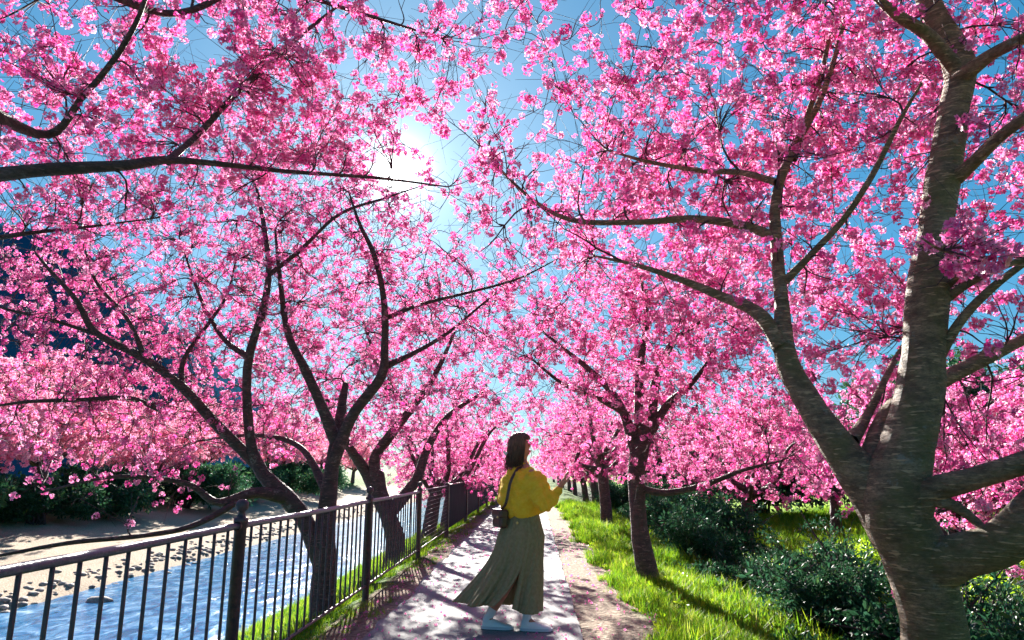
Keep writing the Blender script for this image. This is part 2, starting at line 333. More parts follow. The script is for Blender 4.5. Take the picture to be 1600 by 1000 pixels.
# path: a worn pale concrete sheet with an uneven right edge
def path_mat():
    m = bpy.data.materials.new('worn_concrete'); m.use_nodes = True; t = m.node_tree; N = t.nodes.new; L = t.links.new; bs = t.nodes['Principled BSDF']; bs.inputs['Roughness'].default_value = .85; bs.inputs['Specular IOR Level'].default_value = .3
    c = N('ShaderNodeTexCoord')
    def noise(sc, d=6):
        n = N('ShaderNodeTexNoise'); n.inputs['Scale'].default_value = sc; n.inputs['Detail'].default_value = d; L(c.outputs['Object'], n.inputs[0]); return n.outputs[0]
    r = N('ShaderNodeValToRGB'); e = r.color_ramp.elements; e.new(.5)
    for i, (p, cc) in enumerate(((.3, (.16, .165, .17)), (.5, (.255, .26, .26)), (.75, (.35, .35, .345)))): e[i].position = p; e[i].color = (*cc, 1)
    L(noise(2.2, 8), r.inputs[0]); r2 = N('ShaderNodeValToRGB'); r2.color_ramp.elements[0].position = .35; r2.color_ramp.elements[0].color = (.72, .70, .72, 1); r2.color_ramp.elements[1].position = .6
    L(noise(60, 3), r2.inputs[0]); mu = N('ShaderNodeMix'); mu.data_type = 'RGBA'; mu.blend_type = 'MULTIPLY'; mu.inputs['Factor'].default_value = 1; L(r.outputs[0], mu.inputs[6]); L(r2.outputs[0], mu.inputs[7]); L(mu.outputs[2], bs.inputs['Base Color'])
    bp = N('ShaderNodeBump'); bp.inputs['Strength'].default_value = .4; bp.inputs['Distance'].default_value = .006; L(noise(90, 4), bp.inputs['Height']); L(bp.outputs[0], bs.inputs['Normal']); return m
M_PATH = path_mat()
yy = np.concatenate([np.arange(-4, 20, .08), np.arange(20, 130, .8)]); P0 = np.stack([0*yy, yy, 0*yy], 1)
xl = -1.34+.05*hnoise(P0, 1.7)+.03*hnoise(P0, 7); xr = .37+.012*hnoise(P0, 3)+.008*hnoise(P0, 13); K = len(yy)
V = np.vstack([np.stack([xl-.02, yy, yy*0-.03], 1), np.stack([xl, yy, yy*0+.016], 1), np.stack([xr, yy, yy*0+.022], 1), np.stack([xr+.004, yy, yy*0-.03], 1)]); a = np.arange(K-1)
mobj('path', mesh_np('path', V, np.vstack([np.stack([r*K+a, (r+1)*K+a, (r+1)*K+a+1, r*K+a+1], 1) for r in range(3)]), smooth=False), M_PATH, kind='structure')

# water
def water_mat():
    m = bpy.data.materials.new('river_water'); m.use_nodes = True; t = m.node_tree; N = t.nodes.new; L = t.links.new; bs = t.nodes['Principled BSDF']
    bs.inputs['Roughness'].default_value = .10; bs.inputs['Base Color'].default_value = (.05, .16, .30, 1); bs.inputs['Specular IOR Level'].default_value = .15; bs.inputs['IOR'].default_value = 1.33
    c = N('ShaderNodeTexCoord'); mp = N('ShaderNodeMapping'); mp.inputs['Scale'].default_value = (1, .55, 1); mp.inputs['Rotation'].default_value = (0, 0, .5); L(c.outputs['Object'], mp.inputs[0])
    a = N('ShaderNodeTexNoise'); a.inputs['Scale'].default_value = 2.2; a.inputs['Detail'].default_value = 8; a.inputs['Distortion'].default_value = 1.2; a.inputs['Roughness'].default_value = .62; L(mp.outputs[0], a.inputs[0])
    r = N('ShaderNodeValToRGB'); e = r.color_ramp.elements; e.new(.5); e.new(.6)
    for i, (p, cc) in enumerate(((.36, (.015, .075, .17)), (.50, (.04, .15, .30)), (.60, (.12, .26, .42)), (.74, (.42, .54, .64)))): e[i].position = p; e[i].color = (*cc, 1)  # palest stop paints white glints on the ripples into the water colour
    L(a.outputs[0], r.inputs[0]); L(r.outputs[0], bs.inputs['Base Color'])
    bp = N('ShaderNodeBump'); bp.inputs['Strength'].default_value = .5; bp.inputs['Distance'].default_value = .06; L(a.outputs[0], bp.inputs['Height']); L(bp.outputs[0], bs.inputs['Normal']); return m
wx = np.linspace(-15, -5.2, 50); wy = np.concatenate([np.linspace(-40, 0, 10), np.arange(.3, 30, .3), np.linspace(31, 400, 30)]); X, Y = np.meshgrid(wx, wy)
Z = -2.2+.02*hnoise(np.stack([X, Y, 0*X], -1), 2.4); nx = len(wx); ii, jj = np.meshgrid(np.arange(len(wy)-1), np.arange(nx-1), indexing='ij'); b = (ii*nx+jj).ravel()
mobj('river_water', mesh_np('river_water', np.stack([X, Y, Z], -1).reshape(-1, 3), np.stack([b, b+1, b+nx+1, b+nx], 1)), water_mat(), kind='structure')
# stones along the far waterline
M_STONE = mat('river_stone', (.16, .13, .12), .9, var=(.38, .33, .30), scale=6, bump=.5)
def stone_mesh(seed):
    g = np.random.default_rng(seed); th, ph = np.meshgrid(np.linspace(0, 2*math.pi, 11)[:-1], np.linspace(0, math.pi, 7)); d = np.stack([np.sin(ph)*np.cos(th), np.sin(ph)*np.sin(th), np.cos(ph)*.6], -1)
    r = 1+.28*hnoise(d, 2.2, seed*3.1); v = (d*r[..., None]).reshape(-1, 3); q = [(i*10+j, i*10+(j+1) % 10, (i+1)*10+(j+1) % 10, (i+1)*10+j) for i in range(6) for j in range(10)]
    return mesh_np('stone', v, q)
# hills beyond the river
def hill(name, cx, cy, rx, ry, h, m, seed):
    u = np.linspace(-1, 1, 60); A, B = np.meshgrid(u, u); r = np.sqrt(A**2+B**2); z = h*np.clip(1-r**1.6, 0, 1)*(1+.22*hnoise(np.stack([A, B, 0*A], -1), 3.5, seed)+.08*hnoise(np.stack([A, B, 0*A], -1), 11, seed))-3
    V = np.stack([cx+A*rx, cy+B*ry, z], -1).reshape(-1, 3); ii, jj = np.meshgrid(np.arange(59), np.arange(59), indexing='ij'); b = (ii*60+jj).ravel()
    return mobj(name, mesh_np(name, V, np.stack([b, b+1, b+61, b+60], 1)), m, kind='structure')
M_HILL = mat('wooded_hill', (.010, .055, .12), .95, var=(.02, .085, .15), scale=.12, bump=1.0, bscale=.4, spec=0.0)  # blue of distant haze put into the hill's own colour
hill('hill', -155, 130, 115, 125, 66, M_HILL, 1)

# ------------------------------------------------------------------ trees
def bez(p0, d0, p1, K, g, wob=.10, droop=0.0):
    L_ = np.linalg.norm(p1-p0); c1 = p0+d0*L_*.4; c2 = p1-(p1-p0)*.35+np.array([0, 0, droop*L_]); t = np.linspace(0, 1, K)[:, None]
    p = (1-t)**3*p0+3*(1-t)**2*t*c1+3*(1-t)*t**2*c2+t**3*p1
    n = g.normal(0, 1, (K, 3))*wob*L_/K; n[0] = 0; return p+np.cumsum(n, 0)*(t*(1.2-t))*1.5
def make_tree(name, label, group, base, trunk, limbs, blobs, n_targets, seed, bark, coll=None, cl_scale=1.0, spacing=.075, jitter=.05, S=10, reach=1.4, near_skip=1.6, hide_cam=True, twig_min=.0036, keep=None, bloom=.17, side=2.6):
    """trunk and limbs: (points, radii) in world space; the crown grows towards points spread through the blobs (centre, radii, weight)"""
    g = np.random.default_rng(seed); base = np.asarray(base, float)
    root = empty(name, base); tag(root, label, 'tree', group); coll = coll or C_BLOSSOM
    def tb(nm, pts, rad, S_, K, rough):
        p, r = smooth_line(pts, rad, K); V, Q, T = tubes(p[None]-base, r[None], S_)
        c = np.repeat(p-base, S_, 0); c = np.vstack([c, (p[-1]-base)[None]]); d = V-c; n_ = hnoise(V, 5, seed)*.09+hnoise(V, 14, seed)*.045
        V = c+d*(1+n_*rough)[:, None]; return mobj(nm, mesh_np(nm, V, Q, T), bark, root), p, r
    nodes = []; dirs = []; rads = []
    o, p, r = tb('trunk', *trunk, S*2, 60, 1.0)
    t_ = np.gradient(p, axis=0); t_ /= np.linalg.norm(t_, axis=1, keepdims=True)
    hi = p[:, 2] > p[0, 2]+.55*(p[-1, 2]-p[0, 2]); nodes += list(p[hi]); dirs += list(t_[hi]); rads += list(r[hi])
    for pts, rad in limbs:
        o, p, r = tb('limb', pts, rad, S, 32, .8); t_ = np.gradient(p, axis=0); t_ /= np.linalg.norm(t_, axis=1, keepdims=True)
        nodes += list(p[3:]); dirs += list(t_[3:]); rads += list(r[3:])
    Np = np.zeros((len(nodes)+n_targets*6, 3)); Nd = np.zeros_like(Np); Nr = np.zeros(len(Np)); m = len(nodes); Np[:m] = nodes; Nd[:m] = dirs; Nr[:m] = rads; m0 = m
    w = np.array([b[2]*b[1][0]*b[1][1]*b[1][2] for b in blobs]); w /= w.sum(); T = []
    cam_ = np.array(CAM)
    while len(T) < n_targets:
        b = blobs[g.choice(len(blobs), p=w)]; d = g.normal(0, 1, 3); d /= np.linalg.norm(d); d *= g.random()**.42
        q = np.asarray(b[0])+d*np.asarray(b[1])
        if np.linalg.norm(q-cam_) < near_skip: continue
        if keep is not None and not keep(q): continue
        T.append(q)
    T = np.array(T); K = 7; BP = []; BR = []; BLP = []
    left = np.ones(len(T), bool); dist = np.full(len(T), 1e9); near = np.zeros(len(T), int)
    for i in range(0, m):
        d = np.linalg.norm(T-Np[i], axis=1)+reach*.0; u = d < dist; dist[u] = d[u]; near[u] = i
    order = np.argsort(g.random(len(T))+dist*.25)
    for t in order:
        q = T[t]; dd = np.linalg.norm(Np[:m]-q, axis=1)+np.where(Nr[:m] < .006, .25, 0); k = int(np.argmin(dd)); p0 = Np[k]; L_ = np.linalg.norm(q-p0)
        if L_ < .05: continue
        dr = (q-p0)/L_; d0 = Nd[k]*.8+dr*.6+np.array([0, 0, .15]); d0 /= np.linalg.norm(d0)+1e-9
        p = bez(p0, d0, q, K, g, .16, g.uniform(-.12, .1)); r0 = min(Nr[k]*.72, .0045+.0095*L_); r0 = max(r0, twig_min); r = np.linspace(r0, max(twig_min*.6, r0*.3), K)
        BP.append(p); BR.append(r); td = np.gradient(p, axis=0); td /= np.linalg.norm(td, axis=1, keepdims=True)+1e-9
        Np[m:m+K-1] = p[1:]; Nd[m:m+K-1] = td[1:]; Nr[m:m+K-1] = r[1:]; m += K-1
        n = max(1, int(L_*bloom/spacing*(1.0 if L_ < .7 else .6))); u = g.uniform(.15 if L_ < .7 else .45, 1.04, n)*(K-1); i0 = np.clip(u.astype(int), 0, K-2); f = (u-i0)[:, None]
        BLP.append(p[i0]*(1-f)+p[i0+1]*f+g.normal(0, jitter, (n, 3))); e_ = g.integers(0, 3); BLP.append(q+g.normal(0, jitter*.8, (e_, 3)))
    ns = int(n_targets*side); kk = g.integers(m0, m, ns); p0 = Np[kk]; d = Nd[kk]*.5+g.normal(0, .55, (ns, 3))+[0, 0, .12]; d /= np.linalg.norm(d, axis=1, keepdims=True); ln = g.uniform(.12, .42, ns)*(1+.5*(cl_scale-1))
    d2 = d+g.normal(0, .35, (ns, 3)); SP = np.stack([p0, p0+d*ln[:, None]*.35, p0+(d*.35+d2*.32)*ln[:, None], p0+(d*.35+d2*.62)*ln[:, None]], 1); SR = np.linspace(1, .45, 4)[None]*np.minimum(twig_min*.85, Nr[kk]*.8)[:, None]
    n = int(ns*1.1*bloom/.36); q = g.integers(0, ns, n); f = g.uniform(.35, 3.0, n); i0 = np.clip(f.astype(int), 0, 2); f = (f-i0)[:, None]; BLP.append(SP[q, i0]*(1-f)+SP[q, i0+1]*f+g.normal(0, jitter*.5, (n, 3)))
    V, Q, Tt = tubes(SP-base, SR, 3, cap=False); mobj('side_twigs', mesh_np('side_twigs', V, Q), M_TWIG, root, kind='stuff')
    BP = np.array(BP); BR = np.array(BR); big = BR[:, 0] > .011
    if big.any():
        V, Q, Tt = tubes(BP[big]-base, BR[big], 6); mobj('branches', mesh_np('branches', V, Q, Tt), bark, root, kind='stuff')
    V, Q, Tt = tubes(BP[~big]-base, BR[~big], 4); mobj('twigs', mesh_np('twigs', V, Q, Tt), M_TWIG, root, kind='stuff')
    P = np.vstack(BLP); dc = P-cam_; ds = dc@SUNV; P = P[(np.linalg.norm(dc, axis=1) > near_skip*.8) & ((np.linalg.norm(dc-ds[:, None]*SUNV, axis=1) > .024*ds+.03) | (ds > 14))]   # blossoms cut away along the camera's line to the sun, so its glow shows
    if keep is not None: P = P[np.array([keep(q) for q in P])]
    scatter('blossoms', P-base, g.uniform(.55, 1.15, len(P))*cl_scale, coll, root, seed=seed)
    return root
def A(*p): return np.array([at(*q) for q in p])
G_R = 'cherry trees lining the right side of the path'; G_L = 'cherry trees on the river side of the fence'

# great mossy tree at the right edge
def R_(*px, Y): return [w_/2/F*Y for w_ in px]
t1 = A((1478, 1190, 3.35), (1466, 1060, 3.4), (1452, 950, 3.4), (1428, 865, 3.4), (1398, 785, 3.4), (1418, 700, 3.42), (1438, 600, 3.45), (1450, 450, 3.5), (1470, 300, 3.55), (1490, 180, 3.6), (1498, 100, 3.65), (1450, 0, 3.7), (1420, -120, 3.8))
r1 = R_(140, 118, 108, 116, 112, 82, 76, 66, 60, 58, 56, 44, 30, Y=3.1)
limbs1 = [
 (A((1410, 835, 3.42), (1358, 765, 3.48), (1310, 700, 3.55), (1265, 630, 3.65), (1228, 560, 3.75), (1222, 480, 3.9), (1214, 390, 4.0), (1212, 310, 4.1), (1238, 235, 4.2), (1280, 160, 4.3), (1310, 70, 4.4), (1335, -40, 4.5)), R_(105, 78, 60, 48, 42, 30, 26, 22, 19, 15, 12, 8, Y=3.5)),
 (A((1222, 545, 3.76), (1185, 490, 3.9), (1125, 462, 4.1), (1050, 432, 4.3), (985, 412, 4.5), (930, 400, 4.8)), R_(34, 28, 20, 15, 10, 5, Y=3.9)),
 (A((1214, 372, 4.0), (1160, 352, 4.1), (1080, 342, 4.3), (1000, 347, 4.5), (900, 345, 4.8), (840, 318, 5.0), (785, 268, 5.3), (740, 215, 5.6)), R_(22, 18, 16, 14, 13, 10, 7, 4, Y=4.2)),
 (A((1213, 285, 4.1), (1160, 270, 4.3), (1090, 266, 4.5), (1010, 252, 4.8), (950, 235, 5.0)), R_(16, 13, 12, 9, 5, Y=4.4)),
 (A((1226, 440, 3.95), (1270, 395, 3.9), (1320, 340, 3.8), (1365, 270, 3.7), (1405, 190, 3.6), (1440, 130, 3.4)), R_(20, 15, 13, 12, 9, 5, Y=3.8)),
 (A((1240, 250, 4.2), (1262, 180, 4.2), (1285, 110, 4.1), (1300, 30, 4.0), (1320, -60, 3.9)), R_(16, 13, 12, 9, 7, Y=4)),
 (A((1360, 740, 3.5), (1400, 640, 3.75), (1480, 590, 4.0), (1600, 530, 4.2), (1720, 470, 4.4)), R_(60, 46, 36, 26, 14, Y=3.7)),
 (A((1330, 690, 3.55), (1360, 640, 3.8), (1400, 560, 4.1), (1440, 500, 4.4), (1500, 430, 4.8)), R_(26, 15, 12, 9, 5, Y=4)),
 (A((1425, 810, 3.35), (1450, 770, 3.3), (1520, 748, 3.2), (1600, 722, 3.1), (1720, 670, 3.0), (1850, 590, 3.0), (1980, 480, 3.1)), R_(66, 48, 40, 36, 28, 18, 8, Y=3.2)),
 (A((1445, 780, 3.3), (1490, 790, 3.25), (1525, 815, 3.2), (1550, 840, 3.1)), R_(26, 20, 15, 9, Y=3.2)),
 (A((1455, 890, 3.35), (1500, 868, 3.25), (1560, 850, 3.15), (1615, 800, 3.05), (1700, 720, 2.9), (1800, 640, 2.9), (1950, 500, 3.0), (2080, 350, 3.1)), R_(84, 76, 72, 66, 50, 38, 22, 8, Y=3.1)),
 (A((1485, 285, 3.55), (1520, 255, 3.4), (1560, 215, 3.2), (1620, 170, 3.0), (1720, 90, 2.9)), R_(34, 26, 23, 20, 12, Y=3.2)),
 (A((1497, 125, 3.6), (1550, 85, 3.4), (1610, 55, 3.2), (1720, 0, 3.1)), R_(36, 26, 22, 12, Y=3.3)),
 (A((1495, 110, 3.62), (1450, 55, 3.5), (1400, 22, 3.4), (1340, -30, 3.3)), R_(34, 28, 22, 10, Y=3.4)),
 (A((1460, 480, 3.5), (1510, 445, 3.4), (1570, 415, 3.2), (1660, 390, 3.1)), R_(20, 15, 13, 8, Y=3.2)),
 (A((1452, 590, 3.47), (1495, 510, 3.4), (1550, 450, 3.3), (1630, 390, 3.2)), R_(24, 18, 15, 9, Y=3.2)),
 (A((1480, 450, 3.48), (1500, 425, 3.3), (1492, 398, 3.1), (1465, 388, 2.95), (1440, 372, 2.88)), [.016, .013, .010, .007, .004]),
]
def not_on_trunk(q):
    """the big trunk stays clear of blossom on the side that faces the path"""
    s, d = scr(q[None]); x, y = s[0]
    if d[0] < 3.5 and ((x-1488)/62)**2+((y-385)/42)**2 < 1: return True
    if d[0] < 3.45 and 90 < y < 1000 and 1280 < x < 1530: return False
    if d[0] < 3.9 and y > 560 and 1200 < x < 1560: return False
    return True
blobs1 = [((at(1150, 250, 4.6)), (2.0, 1.5, 1.7), 1.0), ((at(1400, 150, 4.4)), (1.6, 1.5, 1.3), .7), ((at(1620, 400, 3.8)), (1.3, 1.4, 1.6), .9), ((at(1000, 300, 5.4)), (1.4, 1.3, 1.2), .9),
          ((at(1250, 60, 3.9)), (1.6, 1.2, .8), .8), ((at(900, 60, 4.6)), (1.2, 1.1, .8), .45), ((at(1560, 720, 4.4)), (1.3, 1.1, .9), .6), ((2.8, 2.0, 4.6), (2.2, 1.8, 1.2), .35), (at(1250, 440, 4.8), (1.2, .8, .8), .6), (at(1488, 388, 3.0), (.24, .25, .14), 9.0)]
make_tree('cherry_tree', 'great mossy cherry with ringed grey-brown trunk and thick limbs at the right edge', G_R, (t1[0][0], t1[0][1], -.4), (t1, [q*(.86 if i < 4 else .97) for i, q in enumerate(r1)]), [(p, np.array(q)*(.76 if 0 < k < 8 else .86)) for k, (p, q) in enumerate(limbs1)], [(np.asarray(c_)+([0, .35, .05] if w3 < 5 else [0, 0, 0]), r_, w3) for c_, r_, w3 in blobs1]+[(at(770, 120, 4.8), (.95, .9, .7), .55)], 1600, 11, M_BARK_NEAR, S=14, keep=not_on_trunk, near_skip=2.6)

# tree left of the camera, only its boughs show
b0 = np.array([-3.3, 2.2, -.5])
t0 = np.array([b0, (-3.25, 2.25, .6), (-3.1, 2.4, 1.6), (-3.1, 2.5, 2.4), (-2.9, 2.6, 3.4), (-2.7, 2.8, 4.6)])
limbs0 = [
 (np.vstack([[(-3.1, 2.5, 2.3)], A((-120, 290, 3.6), (40, 268, 3.7), (130, 262, 3.8), (200, 258, 3.9), (260, 250, 4.1), (350, 257, 4.4), (450, 268, 4.8), (590, 278, 5.3), (700, 292, 5.8))]), [.10, .075, .052, .046, .042, .034, .026, .021, .017, .008]),
 (np.vstack([[(-2.95, 2.6, 3.2)], A((60, 210, 3.9), (130, 150, 3.8), (180, 90, 3.7), (215, 30, 3.6), (240, -40, 3.5))]), [.07, .035, .025, .021, .018, .01]),
 (A((262, 252, 4.12), (285, 232, 4.3), (315, 205, 4.45), (360, 155, 4.6), (410, 108, 4.7), (470, 55, 4.8), (540, 0, 4.9)), [.036, .030, .029, .028, .026, .022, .012]),
 (np.vstack([[(-2.8, 2.8, 4.0)], A((250, 20, 4.0), (400, -20, 4.3), (560, 20, 4.6), (690, 60, 5.0))]), [.05, .03, .025, .018, .008]),
 (np.vstack([[(-3.1, 2.5, 2.1)], A((-60, 380, 4.4), (40, 365, 4.6), (130, 355, 5.0), (250, 340, 5.4))]), [.05, .028, .02, .014, .007])]
blobs0 = [(at(200, 100, 4.3), (1.9, 1.3, 1.0), 1.2), (at(480, 90, 4.8), (1.3, 1.2, .8), 1.0), (at(60, 280, 4.2), (1.1, 1.1, .8), .8), (at(720, 10, 4.8), (1.1, 1.0, .5), .5), (at(330, 200, 5.0), (1.5, 1.1, .6), 1.0), (at(490, 200, 5.4), (.9, .9, .5), .5), (at(640, 300, 6.2), (1.1, .9, .45), .45), ((-2.8, 1.8, 4.9), (2.0, 1.5, 1.0), .3)]
make_tree('cherry_tree', 'cherry whose dark level bough reaches in from the left edge over the fence', G_L, b0, (t0, [.21, .17, .15, .13, .09, .05]), [(p, np.array(q)*.8) for p, q in limbs0], [(np.asarray(c_)+[0, .3, .1], r_, w3) for c_, r_, w3 in blobs0], 950, 12, M_BARK, bloom=.15, keep=lambda q: scr(q[None])[0][0][1] < 400+hnoise(q*3)*60 or q[1] < 0, near_skip=2.6)

# river-side tree behind the near fence
YA = 8.2; bA = at(505, 950, YA); bA[2] = gh(bA[0], bA[1])-.1
tA = np.vstack([[bA], A((505, 930, YA), (508, 850, YA), (513, 780, YA), (520, 720, YA), (530, 660, YA+.1), (540, 600, YA+.2))])
rA = [.175, .165, .15, .115, .09, .075, .045]
limbsA = [
 (A((500, 880, YA), (478, 815, YA-.05), (445, 775, YA-.1), (408, 735, YA-.2), (390, 680, YA-.3), (387, 570, YA-.4), (412, 480, YA-.5), (420, 420, YA-.5), (412, 350, YA-.5), (400, 290, YA-.5)), [.11, .12, .125, .095, .068, .06, .05, .045, .034, .018]),
 (A((400, 725, YA-.2), (340, 665, YA-.4), (285, 605, YA-.6), (225, 560, YA-.8), (150, 520, YA-1), (120, 470, YA-1.1), (80, 425, YA-1.2), (55, 395, YA-1.3)), [.085, .075, .066, .056, .046, .034, .026, .014]),
 (A((450, 778, YA-.1), (400, 770, YA-.4), (340, 785, YA-.7), (290, 755, YA-.9), (180, 745, YA-1.3), (60, 770, YA-1.6)), [.10, .08, .05, .036, .024, .012]),
 (A((385, 772, YA-.4), (345, 800, YA-.8), (290, 825, YA-1.2), (215, 838, YA-1.6), (110, 848, YA-2.0), (0, 868, YA-2.3), (-60, 880, YA-2.5)), [.05, .04, .034, .028, .024, .017, .01]),
 (A((525, 690, YA), (505, 640, YA-.1), (478, 580, YA-.2), (450, 520, YA-.3), (438, 440, YA-.4), (430, 360, YA-.4)), [.095, .08, .065, .05, .036, .016]),
 (A((518, 730, YA), (550, 650, YA-.1), (595, 590, YA-.2), (601, 540, YA-.3), (600, 470, YA-.4), (585, 400, YA-.5), (562, 350, YA-.6), (545, 300, YA-.6)), [.10, .08, .07, .055, .046, .036, .026, .013]),
 (A((597, 575, YA-.2), (650, 550, YA-.1), (700, 520, YA), (760, 470, YA+.1), (800, 440, YA+.2)), [.055, .035, .026, .016, .009]),
 (A((600, 498, YA-.3), (660, 475, YA-.5), (740, 455, YA-.7), (810, 435, YA-.9), (880, 400, YA-1)), [.04, .026, .02, .014, .008]),
 (A((388, 558, YA-.4), (350, 530, YA-.3), (320, 480, YA-.2), (300, 430, YA-.1), (280, 370, YA)), [.05, .036, .028, .02, .01]),
 (A((420, 430, YA-.5), (470, 390, YA-.6), (530, 335, YA-.7), (600, 310, YA-.8), (660, 290, YA-.9)), [.038, .03, .024, .016, .008]),
 (A((284, 606, YA-.6), (288, 560, YA-.5), (330, 500, YA-.3), (355, 460, YA-.2), (370, 400, YA)), [.042, .034, .026, .02, .01]),
 (A((228, 562, YA-.8), (200, 500, YA-.9), (150, 440, YA-1), (130, 380, YA-1.1)), [.04, .028, .02, .01]),
 (A((512, 770, YA), (470, 700, YA+.3), (400, 680, YA+.5), (300, 690, YA+.8)), [.07, .045, .03, .014]),
 (A((250, 640, YA-.5), (200, 622, YA-.8), (120, 625, YA-1.1), (40, 628, YA-1.4), (-40, 640, YA-1.6)), [.04, .034, .028, .022, .012]),
 (A((150, 522, YA-1), (80, 500, YA-1.2), (0, 480, YA-1.4), (-80, 450, YA-1.6)), [.03, .022, .016, .01]),
]
blobsA = [(at(250, 420, YA-.3), (2.2, 1.6, 1.6), 1.0), (at(500, 430, YA-.4), (1.6, 1.5, 1.4), 1.0), (at(80, 600, YA-1), (1.8, 1.6, 1.0), .95), (at(700, 430, YA-.3), (1.3, 1.3, 1.0), .7), (at(330, 640, YA), (1.6, 1.6, .7), .8), (at(120, 760, YA-1.8), (1.2, .9, .35), .8), (at(450, 250, YA), (1.9, 1.4, .9), .6), (at(-50, 400, YA-1), (1.4, 1.4, 1.6), .6), (at(620, 620, YA+.5), (1.0, 1.0, .7), .5)]
make_tree('cherry_tree', 'wide-spreading cherry behind the fence, its trunk splitting low into a left-leaning limb', G_L, bA, (tA, [q*.85 for q in rA]), [(p, np.array(q)*.82) for p, q in limbsA], [(np.asarray(c_)+[0, .65, .1], r_, w3) for c_, r_, w3 in blobsA], 2100, 13, M_BARK, spacing=.10, jitter=.05, twig_min=.0056, side=3.6, bloom=.105, cl_scale=.92)

# second river-side tree, behind the end of the railings
YB = 13.2; bB = at(615, 862, YB); bB[2] = gh(bB[0], bB[1])-.1
tB = np.vstack([[bB], A((618, 850, YB), (608, 810, YB), (595, 775, YB), (590, 740, YB))])
limbsB = [
 (A((600, 790, YB), (570, 735, YB), (540, 690, YB-.3), (520, 640, YB-.5), (470, 580, YB-.7)), [.17, .11, .08, .055, .025]),
 (A((595, 775, YB), (585, 720, YB), (610, 680, YB), (645, 635, YB), (680, 585, YB), (710, 520, YB)), [.14, .11, .10, .08, .055, .03]),
 (A((610, 800, YB), (650, 750, YB), (668, 700, YB+.2), (700, 650, YB+.3), (760, 610, YB+.3)), [.14, .10, .08, .055, .03]),
 (A((640, 640, YB), (600, 600, YB), (580, 540, YB), (560, 480, YB)), [.07, .05, .035, .02])]
blobsB = [(at(640, 560, YB), (2.6, 2.3, 2.0), 1), (at(520, 640, YB), (1.9, 2.0, 1.2), .8), (at(740, 570, YB), (1.3, 1.8, 1.0), .6)]
make_tree('cherry_tree', 'dark low-forking cherry behind the far end of the upright railings', G_L, bB, (tB, [.20, .18, .165, .15, .13]), limbsB, blobsB, 900, 14, M_BARK, cl_scale=1.15, spacing=.13, jitter=.07, S=8, twig_min=.0062, bloom=.14)

# the leaning-trunked tree right of the path
YT = 8.4; bT = at(1018, 922, YT); bT[2] = gh(bT[0], bT[1])-.08
tT = np.vstack([[bT], A((1014, 905, YT), (1004, 860, YT), (997, 800, YT), (994, 740, YT), (1000, 700, YT), (1005, 670, YT))])
limbsT = [
 (A((998, 720, YT), (985, 675, YT), (972, 640, YT), (945, 600, YT+.2), (900, 560, YT+.3), (850, 520, YT+.4)), [.085, .07, .058, .044, .03, .016]),
 (A((1000, 705, YT), (1022, 665, YT), (1045, 630, YT), (1080, 600, YT-.3), (1110, 560, YT-.5)), [.08, .062, .046, .032, .018]),
 (A((1000, 700, YT), (998, 640, YT), (1000, 570, YT-.1), (1010, 500, YT-.2), (1000, 420, YT-.2)), [.085, .06, .05, .036, .018]),
 (A((1018, 670, YT), (1024, 600, YT), (1045, 545, YT), (1075, 515, YT), (1105, 495, YT)), [.06, .055, .048, .036, .02]),
 (A((996, 762, YT), (1040, 770, YT-.1), (1100, 758, YT-.3), (1160, 735, YT-.5), (1220, 720, YT-.7)), [.045, .04, .034, .022, .010]),
 (A((975, 645, YT), (930, 620, YT-.2), (880, 600, YT-.4), (830, 560, YT-.5)), [.04, .03, .022, .011])]
blobsT = [(at(1030, 560, YT), (1.8, 1.8, 1.3), 1), (at(1180, 640, YT+.3), (1.6, 1.5, .7), 1), (at(880, 500, YT), (1.2, 1.5, .9), .7), (at(1120, 460, YT+.5), (1.8, 1.5, .9), .7), (at(1080, 730, YT-.2), (1.1, .9, .28), .6)]
make_tree('cherry_tree', 'slim purple-barked cherry standing in the grass just right of the path', G_R, bT, (tT, [.14, .125, .108, .10, .10, .11, .08]), limbsT, blobsT, 1100, 15, M_BARK, spacing=.10, jitter=.06, S=10)

def generic_tree(name, label, group, base, seed, lean, h=3.9, rad=2.2, trunk_r=.2, nt=440, coll=None, cs=1.5, trunk_h=1.3, spacing=.2):
    g = np.random.default_rng(seed); base = np.array(base, float); lv = np.array([lean, g.uniform(-.1, .1), 0])
    tp = np.array([base+[0, 0, -.1], base+lv*.15+[0, 0, trunk_h*.4], base+lv*.3+[0, 0, trunk_h*.8], base+lv*.5+[0, 0, trunk_h], base+lv*.6+[0, 0, trunk_h*1.2]])
    limbs = []; c = base+lv*1.0+[0, 0, h*.66]
    for k in range(6):
        a = k*1.05+g.uniform(-.3, .3); d = np.array([math.cos(a), math.sin(a), 0]); s = tp[2]+(tp[3]-tp[2])*g.random(); e = c+d*rad*g.uniform(.5, .85)+[0, 0, g.uniform(-.6, 1.0)]
        m1 = s+(e-s)*.35+d*.15+[0, 0, -.1+g.uniform(-.1, .15)]; m2 = s+(e-s)*.7+g.normal(0, .15, 3)
        limbs.append((np.array([s, m1, m2, e]), [trunk_r*.6, trunk_r*.42, trunk_r*.26, trunk_r*.1]))
    blobs = [(c, (rad, rad, h*.36), 1), (c+np.array([g.uniform(-.8, .8), g.uniform(-.8, .8), .3]), (rad*.8, rad*.8, h*.36), .5), (c+np.array([0, 0, -h*.2]), (rad*1.1, rad*1.1, h*.18), .5)]
    return make_tree(name, label, group, base, (tp, [trunk_r*1.25, trunk_r*1.05, trunk_r, trunk_r*.9, trunk_r*.6]), limbs, blobs, nt, seed, M_BARK, coll=coll, cl_scale=cs, spacing=spacing, jitter=.12, S=7, twig_min=.006, bloom=.17, side=1.8)
